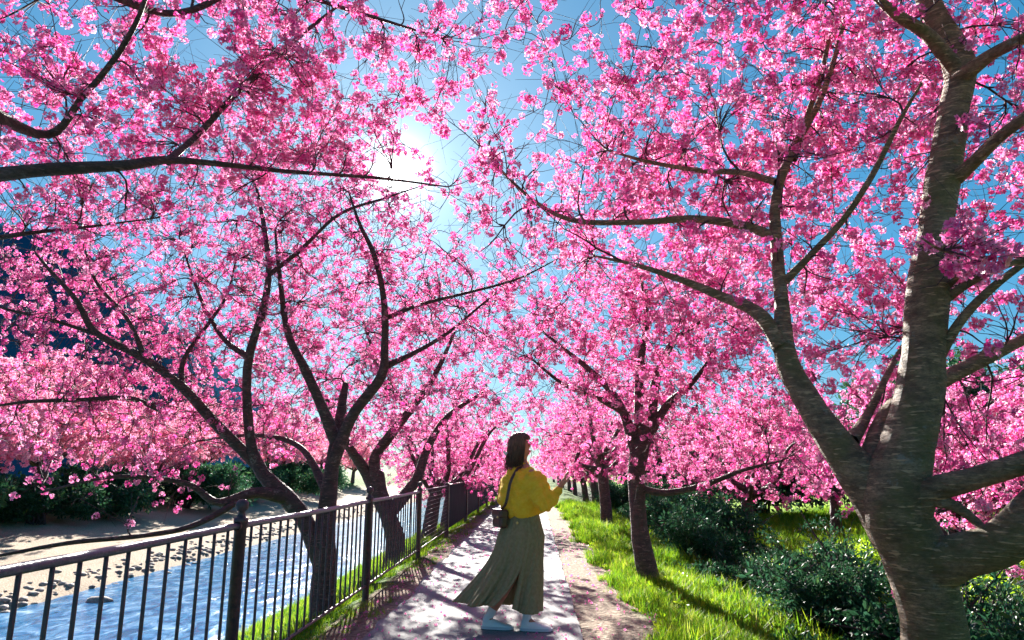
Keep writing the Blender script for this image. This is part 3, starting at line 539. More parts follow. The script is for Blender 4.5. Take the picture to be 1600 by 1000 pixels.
def place(proto, loc, rz, s, label):
    c = copy_tree(proto); c.location = (loc[0], loc[1], float(gh(loc[0], loc[1]))); c.rotation_euler.z = rz; c.scale = (s, s, s); c['label'] = label; return c
ORD = ['third', 'fourth', 'fifth', 'sixth', 'seventh', 'eighth', 'ninth', 'tenth', 'eleventh']
pl = generic_tree('cherry_tree', 'third cherry along the river fence, beside the first dark panel', G_L, (-2.75, 18.2, gh(-2.75, 18.2)), 31, .5, trunk_r=.17)
pr = generic_tree('cherry_tree', 'slender dark-trunked cherry, second along the grass verge right of the path', G_R, (1.72, 16.8, gh(1.72, 16.8)), 32, -.3, trunk_r=.125, trunk_h=1.6)
pr2 = generic_tree('cherry_tree', 'third cherry along the grass verge right of the path', G_R, (2.3, 23.0, gh(2.3, 23)), 33, -.3, trunk_r=.14, trunk_h=1.5)
for i, y in enumerate((23.5, 29, 35, 42, 50, 60, 72, 86)):
    place((pl, pr, pr2)[i % 3], (-3.0-.1*(i % 2), y), (0 if i % 3 == 0 else math.pi)+(i*.37 % .7)-.3, (.92, .98, .86)[i % 3], f'{ORD[i+1]} cherry along the river fence, counted away from the camera')
for i, y in enumerate((29, 35.5, 43, 52, 63, 76, 90)):
    place((pr2, pl, pr)[i % 3], (2.5+.1*(i % 2), y), (0 if i % 3 != 1 else math.pi)+(i*.41 % .7)-.3, (.92, .86, .96)[i % 3], f'{ORD[i+1]} cherry along the grass verge, counted away from the camera')
# trees over on the far bank and in the field to the right
pp = generic_tree('cherry_tree', 'pale pink cherry on the far bank, first beyond the sand', 'pale cherries across the river', (-21.5, 12, -.9), 41, .3, h=5.4, rad=3.4, nt=700, coll=C_PALE, cs=1.9, trunk_h=1.4, spacing=.2)
FAR = [(-22.5, 18.5), (-21.8, 25), (-23, 32), (-22, 40), (-24, 49), (-22.5, 59), (-28, 21), (-29, 33), (-30, 46), (-23, 72), (-23, 88)]
words = ['second', 'third', 'fourth', 'fifth', 'sixth', 'seventh', 'eighth from the sand in the rear rank', 'ninth in the rear rank', 'tenth in the rear rank', 'eleventh, far down the bank', 'twelfth, farthest down the bank']
for i, (x, y) in enumerate(FAR): place(pp, (x, y), i*1.3, .95+.15*(i % 3), f'pale pink cherry across the river, {words[i]}')
FR = [(7.2, 9.0, 'behind the great mossy trunk'), (8.3, 14.5, 'just right of the lime field gap'), (6.0, 20.5, 'over the dark bushes'), (9.5, 17.0, 'at the field edge'), (7.0, 28, 'behind the verge trees'), (11.5, 11.5, 'beyond the mossy limbs'), (10, 24, 'back of the field'), (13.5, 16.5, 'right end of the field'), (8, 38, 'far back behind the verge'), (14, 30, 'far back of the field')]
for i, (x, y, wd) in enumerate(FR):
    c = place((pr2, pl)[i % 2], (x, y), i*1.7, 1.0+.12*(i % 3), f'pink cherry in the hollow, {wd}'); c['group'] = 'cherries in the hollow beyond the verge'

# ------------------------------------------------------------------ evergreens and shrubs
M_STEM = mat('shrub_stem', (.035, .018, .018), .8, var=(.09, .05, .045), scale=12)
def shrub(name, label, group, loc, r, h, n, coll, seed, cs=1.0, cat='shrub', stems=6, zmin=.12):
    g = np.random.default_rng(seed); z = float(gh(loc[0], loc[1])); root = empty(name, (loc[0], loc[1], z)); tag(root, label, cat, group)
    P = []; lo = g.normal(0, .35, (7, 3))*[r, r, h*.3]
    while len(P) < n:
        b = lo[g.integers(7)]; d = g.normal(0, 1, 3); d /= np.linalg.norm(d); d *= g.uniform(.15, 1.0)**.6; p = b*1.15+[0, 0, h*.47]+d*np.array([r*.5, r*.5, h*.36])+g.normal(0, .08, 3)*[r, r, h*.5]
        if p[2] > h*zmin: P.append(p)
    P = np.array(P); pk = P[g.integers(0, n, stems*5)]; k_ = len(pk)//2; pk[:k_] = pk[:k_]*g.uniform(1.1, 1.55, (k_, 1)); BP = np.array([bez(np.array([g.normal(0, .1*r), g.normal(0, .1*r), -.05]), np.array([0, 0, 1.]), q, 7, g, .2) for q in pk]); BR = np.linspace(.028, .005, 7)[None]*g.uniform(.4, 1.2, (len(pk), 1))*max(r, .7)
    ex = BP[:k_, 3:].reshape(-1, 3)+g.normal(0, .03*cs, (k_*4, 3)); P = np.vstack([P, ex]); scatter('leaves', P, np.concatenate([g.uniform(.6, 1.4, n), g.uniform(.35, .8, len(ex))])*cs, coll, root, seed=seed)
    V, Q, T = tubes(BP, BR, 5); mobj('stems', mesh_np('stems', V, Q, T), M_STEM, root, kind='stuff'); return root
GS = 'dark shrubs in the hollow right of the verge'
proto = shrub('shrub', 'dark glossy shrub at the foot of the great mossy tree', GS, (3.3, 5.4), .75, .85, 430, C_LEAF_DARK, 51, stems=10)
proto2 = shrub('shrub', 'dark loose shrub behind the slim purple-barked cherry', GS, (2.75, 11.8), .85, 1.15, 400, C_LEAF_DARK, 52, stems=10)
spots = [(2.45, 8.9, .55, 'low dark shrub just beyond the slim cherry, at the edge of the grass'), (2.4, 10.3, .7, 'dark shrub on the grass edge behind the slim cherry'), (3.2, 7.3, .5, 'small dark shrub on the slope below the grass'), (2.7, 3.9, .6, 'low dark shrub beside the grass near the bottom edge'), (3.9, 4.6, .75, 'dark shrub left of the mossy trunk base'), (2.75, 6.9, .62, 'low dark shrub on the slope beyond the near grass'), (3.75, 9.0, .4, 'low dark shrub under the lime field gap'),
         (2.9, 13.6, .9, 'tall dark shrub between the two slim verge cherries'), (3.1, 15.2, 1.0, 'dark shrub beside the second verge cherry'), (3.4, 18.6, 1.1, 'dark shrub beyond the second verge cherry'),
         (3.5, 22.5, 1.1, 'dark shrub beside the third verge cherry'), (3.6, 27, 1.2, 'far dark shrub along the verge'), (4.0, 33, 1.3, 'farther dark shrub along the verge'), (4.2, 41, 1.4, 'farthest dark shrub along the verge'),
         (5.0, 3.4, .9, 'dark shrub behind the mossy trunk'), (5.6, 4.7, 1.0, 'dark shrub under the thick right limb'), (6.3, 6.4, 1.1, 'dark shrub right of the field gap'), (6.6, 8.4, 1.0, 'dark shrub beyond the right limb')]
for i, (x, y, s, lb) in enumerate(spots): place((proto, proto2)[i % 2], (x, y), i*2.1, s, lb)
ever = shrub('evergreen_tree', 'broad dark evergreen standing behind the pink cherries in the hollow', 'evergreens behind the hollow', (12.5, 22.0), 3.4, 5.6, 1500, C_LEAF_DARK, 61, cs=3.0, cat='tree')
for i, (x, y, s, lb) in enumerate([(17, 15, .9, 'dark evergreen at the right end of the field'), (6.2, 34, .8, 'dark evergreen showing between the verge cherries'), (20, 26, 1.1, 'large dark evergreen far behind the field'), (10.5, 34, .9, 'dark evergreen at the back of the field')]): place(ever, (x, y), i*1.9, s, lb)
limeb = shrub('lime_shrub', 'sunlit lime-green bush glowing beyond the dark hollow', 'sunlit lime bushes in the field', (6.3, 10.6), 1.3, 1.1, 800, C_LEAF_LIME, 62, cs=1.1)
for i, (x, y, s, lb) in enumerate([(5.0, 11.8, .8, 'lime-green bush left of the glowing gap'), (4.2, 8.8, .5, 'small lime-green bush among the dark shrubs'), (5.4, 8.0, .75, 'lime-green bush seen just left of the mossy trunk'), (8.2, 10.2, 1.0, 'lime-green bush beyond the mossy tree limbs')]): place(limeb, (x, y), i*1.9, s, lb)
bare = shrub('bare_shrub', 'leafless dark-stemmed shrub against the lime bushes', 'leafless shrubs in the hollow', (3.9, 6.9), .8, 1.25, 40, C_LEAF_DARK, 66, stems=9)
place(bare, (3.5, 8.3), 2.0, 1.0, 'leafless dark-stemmed shrub behind, nearer the slim cherry'); place(bare, (4.1, 9.3), 3.0, 1.1, 'leafless dark-stemmed shrub in front of the left lime bush'); place(bare, (4.6, 7.6), 5.0, 1.0, 'leafless dark-stemmed shrub beside the glowing lime bush'); place(bare, (3.55, 5.2), 4.0, .85, 'leafless dark-stemmed shrub closest to the mossy trunk')
G_FB = 'dark bushes along the far bank'
fb = shrub('shrub', 'dark teal bush on the far bank at the left edge', G_FB, (-20.6, 15), 2.2, 2.0, 800, C_LEAF_DARK, 63, cs=2.2)
for i, (y, s) in enumerate(((19.5, .9), (24, 1.1), (29, .9), (34.5, 1.1), (41, 1.2), (49, 1.2), (58, 1.3), (70, 1.4))): place(fb, (-20.8-.3*(i % 2), y), i*1.4, s, f'dark teal bush on the far bank, {ORD[i] if i else "second"} along the sand' if i != 1 else 'dark teal bush on the far bank, broad one above the sand')

# ------------------------------------------------------------------ grass
def grass_patch(name, label, n, xr_, yr_, dens, scl, seed):
    g = np.random.default_rng(seed); x = g.uniform(*xr_, n*3); y = yr_[0]+(yr_[1]-yr_[0])*g.random(n*3)**1.6
    k = g.random(n*3) < dens(x, y); x, y = x[k][:n], y[k][:n]; z = gh(x, y)
    s = scl(x, y)*g.uniform(.6, 1.35, len(x)); o = scatter(name, np.stack([x, y, z-.01], 1), s, C_GRASS, upright=True, seed=seed); tag(o, label, 'grass', kind='stuff'); return o
edge = lambda x, y: 1/(1+np.exp(-(x-1.06-.20*hnoise(np.stack([x*0, y, 0*x], -1), 2.0)-.08*hnoise(np.stack([x*0, y, 0*x], -1), 7))*14))
grass_patch('grass', 'lush yellow-green grass and weeds on the verge right of the path', 15000, (.75, 3.2), (2.2, 26), lambda x, y: edge(x, y)*np.clip(1.25-1.1*np.clip(x-1.5, 0, 2)+.5*hnoise(np.stack([x, y, 0*x], -1), 2.2, 9), .05, 1), lambda x, y: (.62+.35*np.clip(x-.9, 0, 1.2)+.02*y)*(1+.55*hnoise(np.stack([x, y, 0*x], -1), 3.1, 5)), 71)
grass_patch('grass', 'thin grass fringe along the foot of the fence', 3200, (-2.2, -1.42), (1.5, 30), lambda x, y: np.clip(.55+.9*hnoise(np.stack([x, y, 0*x], -1), 1.9, 3), .02, 1)*np.where(x > -1.62, .10, .55)*np.where(x > -1.85, .5, 1), lambda x, y: .42+.012*y, 72)
grass_patch('grass', 'rough grass on the river bank behind the fence', 9000, (-6.4, -2.1), (2.5, 40), lambda x, y: np.clip(.7+.5*hnoise(np.stack([x, y, 0*x], -1), 1.1, 8), 0, 1), lambda x, y: .9+.02*y, 73)
grass_patch('grass', 'bright grass of the sunlit field beyond the hollow', 7000, (7.2, 17), (7, 34), lambda x, y: .9+0*x, lambda x, y: 2.0+0*x, 74)
# tangled ground cover and weeds
def cover(label, n, xr_, yr_, coll, s0, seed, f=None):
    g = np.random.default_rng(seed); x = g.uniform(*xr_, n*3); y = yr_[0]+(yr_[1]-yr_[0])*g.random(n*3)**1.5; q = hnoise(np.stack([x, y, 0*x], -1), 1.3, seed)+.5*hnoise(np.stack([x, y, 0*x], -1), 4.0, seed+2)
    k = q > (f if f is not None else 0); x, y, q = x[k][:n], y[k][:n], q[k][:n]; o = scatter('undergrowth', np.stack([x, y, gh(x, y)+.03+.10*np.clip(q, 0, 1)*g.random(len(x))], 1), s0*g.uniform(.5, 1.5, len(x)), coll, seed=seed); tag(o, label, 'undergrowth', kind='stuff')
cover('tangled dark ground cover in the hollow', 6000, (1.95, 7.5), (2.8, 22), C_LEAF_DARK, .85, 77, -.25)
cover('lime-green leafy weeds among the ground cover', 1500, (1.1, 7.0), (2.4, 20), C_LEAF_LIME, .55, 78, .30)
cover('broad-leaved weeds in the verge grass', 2800, (.95, 3.2), (2.3, 18), C_LEAF_LIME, .46, 79, -.2)
cover('dark weeds along the river bank', 1500, (-5.8, -2.1), (3, 30), C_LEAF_DARK, .6, 80, .1)
# fallen petals
C_PETAL = variants('fallen_petal', [petal_cluster(90+i, 1, .001, .017) for i in range(3)], M_BLOSSOM)
g = np.random.default_rng(75); n = 2600; x = g.uniform(-1.7, 1.6, n); y = 2.2+14*g.random(n)**1.5; z = np.where((x > -1.32) & (x < .36), .026, gh(x, y)+.01)
o = scatter('petals', np.stack([x, y, z], 1), g.uniform(.5, 1, n), C_PETAL, upright=True, seed=75); tag(o, 'fallen pink petals strewn over the path and its edges', 'petals')

# ------------------------------------------------------------------ fence
M_RAIL = mat('fence_paint', (.030, .022, .034), .38, var=(.085, .042, .042), scale=26, spec=.5, bump=.35)
M_RAILTOP = mat('rail_paint', (.035, .045, .075), .33, var=(.06, .07, .11), scale=22, spec=.7, bump=.2)
M_PANEL = mat('panel_paint', (.008, .014, .022), .8, var=(.014, .022, .032), scale=3, spec=.1)
G_F = 'fence sections along the river side of the path'
def box(name, c, s, m, parent, rot=None, bev=.004):
    sx, sy, sz = [v/2 for v in s]; V = np.array([(x*sx, y*sy, z*sz) for x in (-1, 1) for y in (-1, 1) for z in (-1, 1)], float)
    me = mesh_np(name, V, [(0, 1, 3, 2), (4, 6, 7, 5), (0, 4, 5, 1), (2, 3, 7, 6), (0, 2, 6, 4), (1, 5, 7, 3)], smooth=False)
    o = mobj(name, me, m, parent, c)
    if bev: md = o.modifiers.new('bevel', 'BEVEL'); md.width = bev; md.segments = 2
    if rot: o.rotation_euler = rot
    return o
def lathe(name, prof, m, parent, loc, S=14):
    a = np.arange(S)/S*2*math.pi; V = np.array([(r*math.cos(t), r*math.sin(t), z) for r, z in prof for t in a]); n = len(prof)
    return mobj(name, mesh_np(name, V, [(i*S+j, i*S+(j+1) % S, (i+1)*S+(j+1) % S, (i+1)*S+j) for i in range(n-1) for j in range(S)]), m, parent, loc)
YP = [-2.4, .95, 4.3, 7.65, 11.0]; H = 1.0
bar_me = None; post_me = None
post_prof = [(.036, -.25), (.036, H-.02), (.043, H-.018), (.043, H+.012), (.030, H+.016), (.022, H+.034), (.020, H+.05), (.034, H+.062), (.041, H+.085), (.036, H+.108), (.020, H+.122), (.0, H+.126)]
words = ['nearest railing section, cut by the left edge', 'railing section left of the first ball-topped post in view', 'railing section in front of the river-side tree trunk', 'last railing section, ending at the mesh gap']
for k in range(4):
    y0, y1 = YP[k], YP[k+1]; root = empty('railing', (FX, y0, 0)); tag(root, f'dark painted metal {words[k]}', 'fence', G_F); Lh = y1-y0
    for yy_ in ([0, Lh] if k == 3 else [0]):
        if post_me is None: po = lathe('post', post_prof, M_RAIL, root, (0, 0, 0)); post_me = po.data
        else: po = mobj('post', post_me, None, root, (0, yy_, 0))
    g = np.random.default_rng(k+5); sag = [(0, .036+(Lh-.072)*t, H-.03-.006*math.sin(t*3.1)) for t in np.linspace(0, 1, 8)]
    tube_obj('top_rail', sag, [.021]*8, M_RAILTOP, root, S=12, K=20)
    for yy_ in (.05, Lh-.05): tube_obj('bracket', [(0, yy_-.012, H-.03), (0, yy_+.012, H-.03)], [.027, .027], M_RAIL, root, S=10, K=4)
    tube_obj('bottom_rail', [(0, .036, .10), (0, Lh-.036, .10)], [.014, .014], M_RAIL, root, S=8, K=4)
    nb = 20
    for i in range(1, nb):
        if bar_me is None: bo = tube_obj('bar', [(0, 0, .10), (0, 0, H-.045)], [.0095, .0095], M_RAIL, root, S=8, K=3); bar_me = bo.data; bo.location = (0, Lh*i/nb, 0)
        else: bo = mobj('bar', bar_me, None, root, (0, Lh*i/nb, 0))
        bo.rotation_euler = (g.normal(0, .004), g.normal(0, .004), 0)
# open mesh gap, then the solid dark panels
root = empty('mesh_fence', (FX, 11.0, 0)); tag(root, 'see-through wire mesh fence section between the railings and the dark panels', 'fence', G_F)
Lm = 3.5; tube_obj('top_rail', [(0, .04, .985), (0, Lm-.05, .985)], [.010]*2, M_RAILTOP, root, S=8, K=4); tube_obj('bottom_rail', [(0, .04, .10), (0, Lm-.05, .10)], [.010]*2, M_RAIL, root, S=8, K=4)
wp = []; n = 52
for i in range(n): wp.append([(0, .05+(Lm-.1)*i/(n-1), .10), (0, .05+(Lm-.1)*i/(n-1), .985)])
for i in range(1, 13): wp.append([(.003, .05, .10+.885*i/13), (.003, Lm-.05, .10+.885*i/13)])
V, Q, T = tubes(np.array(wp), np.full((len(wp), 2), .0022), 4); mobj('wire', mesh_np('wire', V, Q, T), M_RAIL, root, kind='stuff')
yps = [14.5, 18.5, 22.5, 26.5, 30.5, 34.5, 39, 44, 50, 57]
nm = ['first and largest', 'second', 'third', 'fourth', 'fifth', 'sixth', 'seventh', 'eighth', 'ninth, farthest']
for i in range(len(yps)-1):
    y0, y1 = yps[i], yps[i+1]; root = empty('panel_fence', (FX, y0, 0)); tag(root, f'solid dark blue fence panel, {nm[i]} beyond the mesh gap', 'fence', G_F)
    box('post', (0, 0, .46), (.08, .08, 1.16), M_RAIL, root); box('panel', (0, (y1-y0)/2, .555), (.02, y1-y0-.082, .87), M_PANEL, root); box('top_cap', (0, (y1-y0)/2, 1.003), (.045, y1-y0-.082, .022), M_RAILTOP, root)

# stones at the waterline: things past counting there, a few larger ones single
sm = [stone_mesh(i) for i in range(5)]; g = np.random.default_rng(91); VV = []; QQ = []; off = 0
base_v = [np.array([v.co[:] for v in m_.vertices]) for m_ in sm]; base_q = np.array([p.vertices[:] for p in sm[0].polygons])
for i in range(900):
    y = 3+60*g.random()**1.7; x = -13.75+g.normal(0, .35)-.9*g.random()**2; s = g.uniform(.03, .14); a = g.uniform(0, 6.28); v = base_v[g.integers(5)]*s*[1.2, 1, .8]; v = np.stack([v[:, 0]*math.cos(a)-v[:, 1]*math.sin(a), v[:, 0]*math.sin(a)+v[:, 1]*math.cos(a), v[:, 2]], 1)+[x, y, max(float(gh(x, y)), -2.22)]
    VV.append(v); QQ.append(base_q+off); off += len(v)
o = mobj('gravel', mesh_np('gravel', np.vstack(VV), np.vstack(QQ)), M_STONE, kind='stuff'); tag(o, 'loose stones along the far waterline', 'stones')
for x, y, s, lb in [(-11.6, 15.0, .30, 'dark rock breaking the water near the far bank, left'), (-11.9, 19.5, .26, 'small dark rock in the river nearer the middle'), (-10.4, 13.0, .2, 'low wet rock in the stream behind the railings')]:
    o = mobj('rock', sm[int(y) % 5].copy(), None, None, (x, y, -2.2)); o.data.materials.append(M_STONE); o.scale = (s*1.5, s, s*.8); tag(o, lb, 'rock')

# ------------------------------------------------------------------ the woman
def lin(c): return tuple(((v/255+.055)/1.055)**2.4 if v > 10 else v/255/12.92 for v in c)
M_SKIN = mat('skin', lin((205, 140, 110)), .5, var=lin((190, 120, 95)), scale=14); M_SKIN.node_tree.nodes['Principled BSDF'].inputs['Subsurface Weight'].default_value = .15; M_SKIN.node_tree.nodes['Principled BSDF'].inputs['Subsurface Radius'].default_value = (.02, .008, .004)
M_KNIT = mat('yellow_knit', (.90, .50, .028), .85, var=(.93, .58, .05), scale=60, bump=.5, bscale=160, spec=.15)
M_SKIRT = mat('olive_cloth', (.215, .18, .088), .8, var=(.265, .225, .12), scale=40, bump=.2, bscale=120, spec=.2)
M_HAIR = mat('brown_hair', (.055, .023, .011), .42, var=(.17, .075, .033), scale=18, bump=.6, bscale=60, stretch=(6, 6, .5), spec=.5)
M_SOCK = mat('white_sock', (.84, .79, .80), .9, bump=.3, bscale=80); M_SHOE = mat('white_canvas', (.88, .83, .80), .75, bump=.2, bscale=90); M_SOLE = mat('rubber_sole', (.60, .58, .60), .6); M_SOLE2 = mat('dark_sole', (.03, .03, .035), .6)
M_BAG = mat('brown_leather', (.055, .022, .014), .4, var=(.09, .04, .025), scale=14, spec=.5); M_BRASS = mat('brass', (.7, .5, .2), .3, metal=1.0); M_PEARL = mat('hair_clip', (.8, .78, .75), .25, spec=.8)
WY = 6.02
def w_(px, py, dy=0.0): return np.array(at(px, py, WY+dy))
wroot_loc = np.array([w_(800, 985)[0], WY, .022])
woman = empty('person', wroot_loc)
tag(woman, 'woman in yellow sweater and olive pleated skirt walking on the path, hand raised', 'person')
def apply_mods(o):
    dg = bpy.context.evaluated_depsgraph_get(); me = bpy.data.meshes.new_from_object(o.evaluated_get(dg)); o.modifiers.clear(); old = o.data; o.data = me
    for p in me.polygons: p.use_smooth = True
    return o
def skin_chain(name, pts, edges, m, parent, sub=2, remesh=None, smooth=0):
    """pts: (xyz, rx, ry); one continuous skinned surface"""
    me = bpy.data.meshes.new(name); me.from_pydata([tuple(np.asarray(p[0])-wroot_loc) for p in pts], edges, []); o = bpy.data.objects.new(name, me); link(o)
    me.materials.append(m); md = o.modifiers.new('skin', 'SKIN'); md.use_smooth_shade = True
    for i, p in enumerate(pts): me.skin_vertices[0].data[i].radius = (p[1], p[2] if len(p) > 2 else p[1])
    me.skin_vertices[0].data[0].use_root = True
    s = o.modifiers.new('sub', 'SUBSURF'); s.levels = sub; s.render_levels = sub
    if remesh: r = o.modifiers.new('re', 'REMESH'); r.mode = 'VOXEL'; r.voxel_size = remesh
    if smooth: q = o.modifiers.new('sm', 'SMOOTH'); q.iterations = smooth; q.factor = .6
    bpy.context.view_layer.update(); apply_mods(o); o.parent = parent; return o
# facing: mostly to the right, a little away from the camera
# body: pelvis, spine, neck, head, arms, legs in one skin
pelvis = w_(814, 812); chest = w_(815, 765); neckb = w_(814, 733); neck = w_(816, 722); headb = w_(816, 712, .0); headc = w_(814, 697); headt = w_(812, 684)
shR = w_(832, 742, -.13); elR = w_(850, 789, -.20); wrR = w_(873, 764, -.16); hR = w_(881, 752, -.155)
shL = w_(799, 744, .13); elL = w_(790, 785, .2); wrL = w_(800, 812, .26)
hipR = w_(824, 830, -.06); knR = w_(829, 892, -.05); anR = w_(823, 968, -.04); heR = w_(817, 984, -.04); toR = w_(846, 985, -.05)
hipL = w_(808, 830, .07); knL = w_(800, 900, .05); anL = w_(762, 966, .02); heL = w_(757, 984, .02); toL = w_(786, 988, .0)
pts = [(pelvis, .10, .13), (chest, .10, .12), (neckb, .055, .07), (neck, .036, .04), (headb, .045, .05), (headc, .075, .072), (headt, .066, .064),
       (shR, .045), (elR, .036), (wrR, .024), (shL, .045), (elL, .036), (wrL, .024),
       (hipR, .085), (knR, .055), (anR, .034), (toR, .026), (hipL, .085), (knL, .055), ((knL*.45+anL*.55), .05), (anL, .034), (toL, .026)]
edges = [(0, 1), (1, 2), (2, 3), (3, 4), (4, 5), (5, 6), (2, 7), (7, 8), (8, 9), (2, 10), (10, 11), (11, 12), (0, 13), (13, 14), (14, 15), (15, 16), (0, 17), (17, 18), (18, 19), (19, 20), (20, 21)]
# raised hand: palm and five bent fingers appended to the same skin chain
palm = hR; fd = (w_(884, 742, -.15)-hR); fd /= np.linalg.norm(fd); side = np.array([.0, 1.0, 0]); out_ = np.cross(fd, side)
pts.append((palm, .026, .016)); edges.append((9, len(pts)-1)); pi = len(pts)-1
for k, (sd, ln, cu) in enumerate([(-.026, .062, .2), (-.009, .070, .25), (.009, .066, .35), (.025, .052, .45)]):
    b_ = palm+fd*.030+side*sd; m_ = b_+fd*ln*.5; e_ = m_+fd*ln*.42-out_*ln*cu
    i0 = len(pts); pts += [(b_, .0095), (m_, .0085), (e_, .007)]; edges += [(pi, i0), (i0, i0+1), (i0+1, i0+2)]
b_ = palm-fd*.004-side*.022-out_*.012; m_ = b_-side*.018+fd*.022-out_*.012; e_ = m_+fd*.024-out_*.008; i0 = len(pts); pts += [(b_, .012), (m_, .010), (e_, .008)]; edges += [(pi, i0), (i0, i0+1), (i0+1, i0+2)]
hp = wrL+[.01, .0, -.07]; pts.append((hp, .018, .03)); edges.append((12, len(pts)-1)); li_ = len(pts)-1
for k in range(4):
    b_ = hp+[.012*(k-1.5), .01*(k-1.5), -.035]; i0 = len(pts); pts += [(b_, .009), (b_+[.004, 0, -.03], .008), (b_+[.012, 0, -.052], .007)]; edges += [(li_, i0), (i0, i0+1), (i0+1, i0+2)]
body = skin_chain('body', pts, edges, M_SKIN, woman, sub=2, remesh=.0055, smooth=2)
# face: profile looks right (+x) and slightly away; sculpt by pulling vertices
me = body.data; n = len(me.vertices); co = np.empty(n*3); me.vertices.foreach_get('co', co); co = co.reshape(-1, 3); hc = headc-wroot_loc
face = np.array([.985, .10, .0]); face /= np.linalg.norm(face)
hd = np.linalg.norm(co-hc, axis=1) < .16
def pull(c, amt, sig, d=face):
    global co
    w = np.exp(-((co-c)**2).sum(1)/(2*sig**2))*hd; co = co+w[:, None]*np.asarray(d)*amt
sidev = np.cross(face, [0, 0, 1]); fs = hc+face*.075
pull(fs+[0, 0, -.008], .032, .011); pull(fs+[0, 0, .004], .014, .010)      # nose and bridge
pull(fs+[0, 0, .028], .012, .02); pull(fs+[0, 0, -.062], .028, .016); pull(fs+[0, 0, -.036], .016, .008); pull(fs+[0, 0, -.045], .014, .008)
for s_ in (-1, 1): pull(fs+sidev*.028*s_+[0, 0, .008], -.010, .009)
me.vertices.foreach_set('co', co.ravel()); me.update()
M_EYE = mat('eye', (.02, .012, .01), .2); M_LIP = mat('lip', lin((190, 80, 80)), .45)
def ball(name, c, r, m, parent, S=10, rot=None):
    th, ph = np.meshgrid(np.arange(S)/S*2*math.pi, np.linspace(0, math.pi, S)); v = np.stack([np.sin(ph)*np.cos(th)*r[0], np.sin(ph)*np.sin(th)*r[1], np.cos(ph)*r[2]], -1).reshape(-1, 3)
    return mobj(name, mesh_np(name, v, [(i*S+j, i*S+(j+1) % S, (i+1)*S+(j+1) % S, (i+1)*S+j) for i in range(S-1) for j in range(S)]), m, parent, c)
for s_ in (-1, 1): ball('eye', fs-face*.006+sidev*.030*s_+[0, 0, .010], (.008, .011, .007), M_EYE, woman)
ball('mouth', fs+face*.012+[0, 0, -.040], (.007, .018, .006), M_LIP, woman)
ball('ear', hc+sidev*.073+[-.004, 0, -.012], (.016, .008, .026), M_SKIN, woman)
# hair: a bob falling to the shoulders, swept back by the wind
def hair_obj():
    S, R2 = 64, 40; V = []; g = np.random.default_rng(5); up = np.array([0, 0, 1.]); back = -face
    for i in range(R2):
        t = i/(R2-1)
        for j in range(S):
            a = j/S*2*math.pi; fr = math.cos(a)   # 1 in front
            if t < .5:
                ph = t/.5*math.pi/2; r = .104*math.sin(ph)**.8; z = .108*math.cos(ph)+.012; cx = 0; off = 0
            else:
                u = (t-.5)/.5; drop = .195; z = .012-drop*u; r = .104-.004*u-.036*u**3+.006*u*math.sin(a*7)*(u > .5); off = .012*u
            front_cut = 1.0 if (t < .30 or fr < .55) else .93
            rr = r*front_cut*(1+.018*math.sin(a*17+t*3)+.010*math.sin(a*41+2*t))
            p = hc+face*fr*rr*1.03+sidev*math.sin(a)*rr*.92+up*z+back*(off+.008)+np.array([-.01, 0, 0])*(t > .5)*(t-.5)
            V.append(p)
    Q = []
    for i in range(R2-1):
        for j in range(S):
            a = (j+.5)/S*2*math.pi
            if i/(R2-1) > .34 and math.cos(a) > .34: continue     # face opening
            Q.append((i*S+j, i*S+(j+1) % S, (i+1)*S+(j+1) % S, (i+1)*S+j))
    o = mobj('hair', mesh_np('hair', V, Q), M_HAIR, woman); md = o.modifiers.new('s', 'SOLIDIFY'); md.thickness = .012; md.offset = -1
    # loose strands
    sp = []
    for k in range(260):
        a = g.uniform(1.25, 2*math.pi-1.25); d = face*math.cos(a)+sidev*math.sin(a)*.92; s0 = hc+d*.098+up*.02+back*.01; L_ = g.uniform(.14, .24)
        sp.append([s0, s0+d*.012-up*L_*.35, s0+d*g.uniform(-.004, .012)-up*L_*.7+[-.01, 0, 0], s0+d*g.uniform(-.03, .018)-up*L_+[g.uniform(-.05, .01), 0, 0]])
    sp = np.array([smooth_line(q, [1]*4, 9)[0] for q in sp]); V, Q, T = tubes(sp, np.linspace(.0040, .0012, 9)[None].repeat(len(sp), 0), 4); mobj('strands', mesh_np('strands', V, Q, T), M_HAIR, o, kind='stuff')
hair_obj()
clip = w_(788, 707, -.02)-wroot_loc
for dx, dz in ((0, 0), (.012, -.016), (.020, -.004)): ball('hair_clip', clip+[dx, -.03, dz], (.010, .007, .012), M_PEARL, woman, 8)
# sweater
def sec(pl, pr, py, dyc, ry, n=20):
    """a horizontal ring whose left and right edges show at pl and pr"""
    a, b_ = w_(pl, py, dyc), w_(pr, py, dyc); c = (a+b_)/2; rx = (b_[0]-a[0])/2; t = np.arange(n)/n*2*math.pi; return np.stack([c[0]+rx*np.cos(t), c[1]+ry*np.sin(t), c[2]+0*t], 1)
def loft(name, rings, m, parent, cap=True, wr=None, solid=0, vox=None, sm_=0):
    n = len(rings[0]); V = np.vstack(rings)-wroot_loc; Q = [(i*n+j, i*n+(j+1) % n, (i+1)*n+(j+1) % n, (i+1)*n+j) for i in range(len(rings)-1) for j in range(n)]
    return V, Q
rings = [sec(808, 823, 724, 0, .045, 24), sec(803, 828, 729, 0, .075, 24), sec(792, 838, 737, 0, .155, 24), sec(785, 843, 748, 0, .185, 24), sec(781, 846, 762, 0, .19, 24), sec(780, 848, 778, 0, .19, 24), sec(781, 849, 792, 0, .19, 24), sec(785, 846, 802, 0, .175, 24), sec(790, 839, 807, 0, .145, 24), sec(794, 836, 808, 0, .12, 24)]
V1, Q1 = loft('', rings, None, None); n1 = len(V1); Q1 += []; caps = [tuple(range(24))[::-1], tuple(n1-24+np.arange(24))]
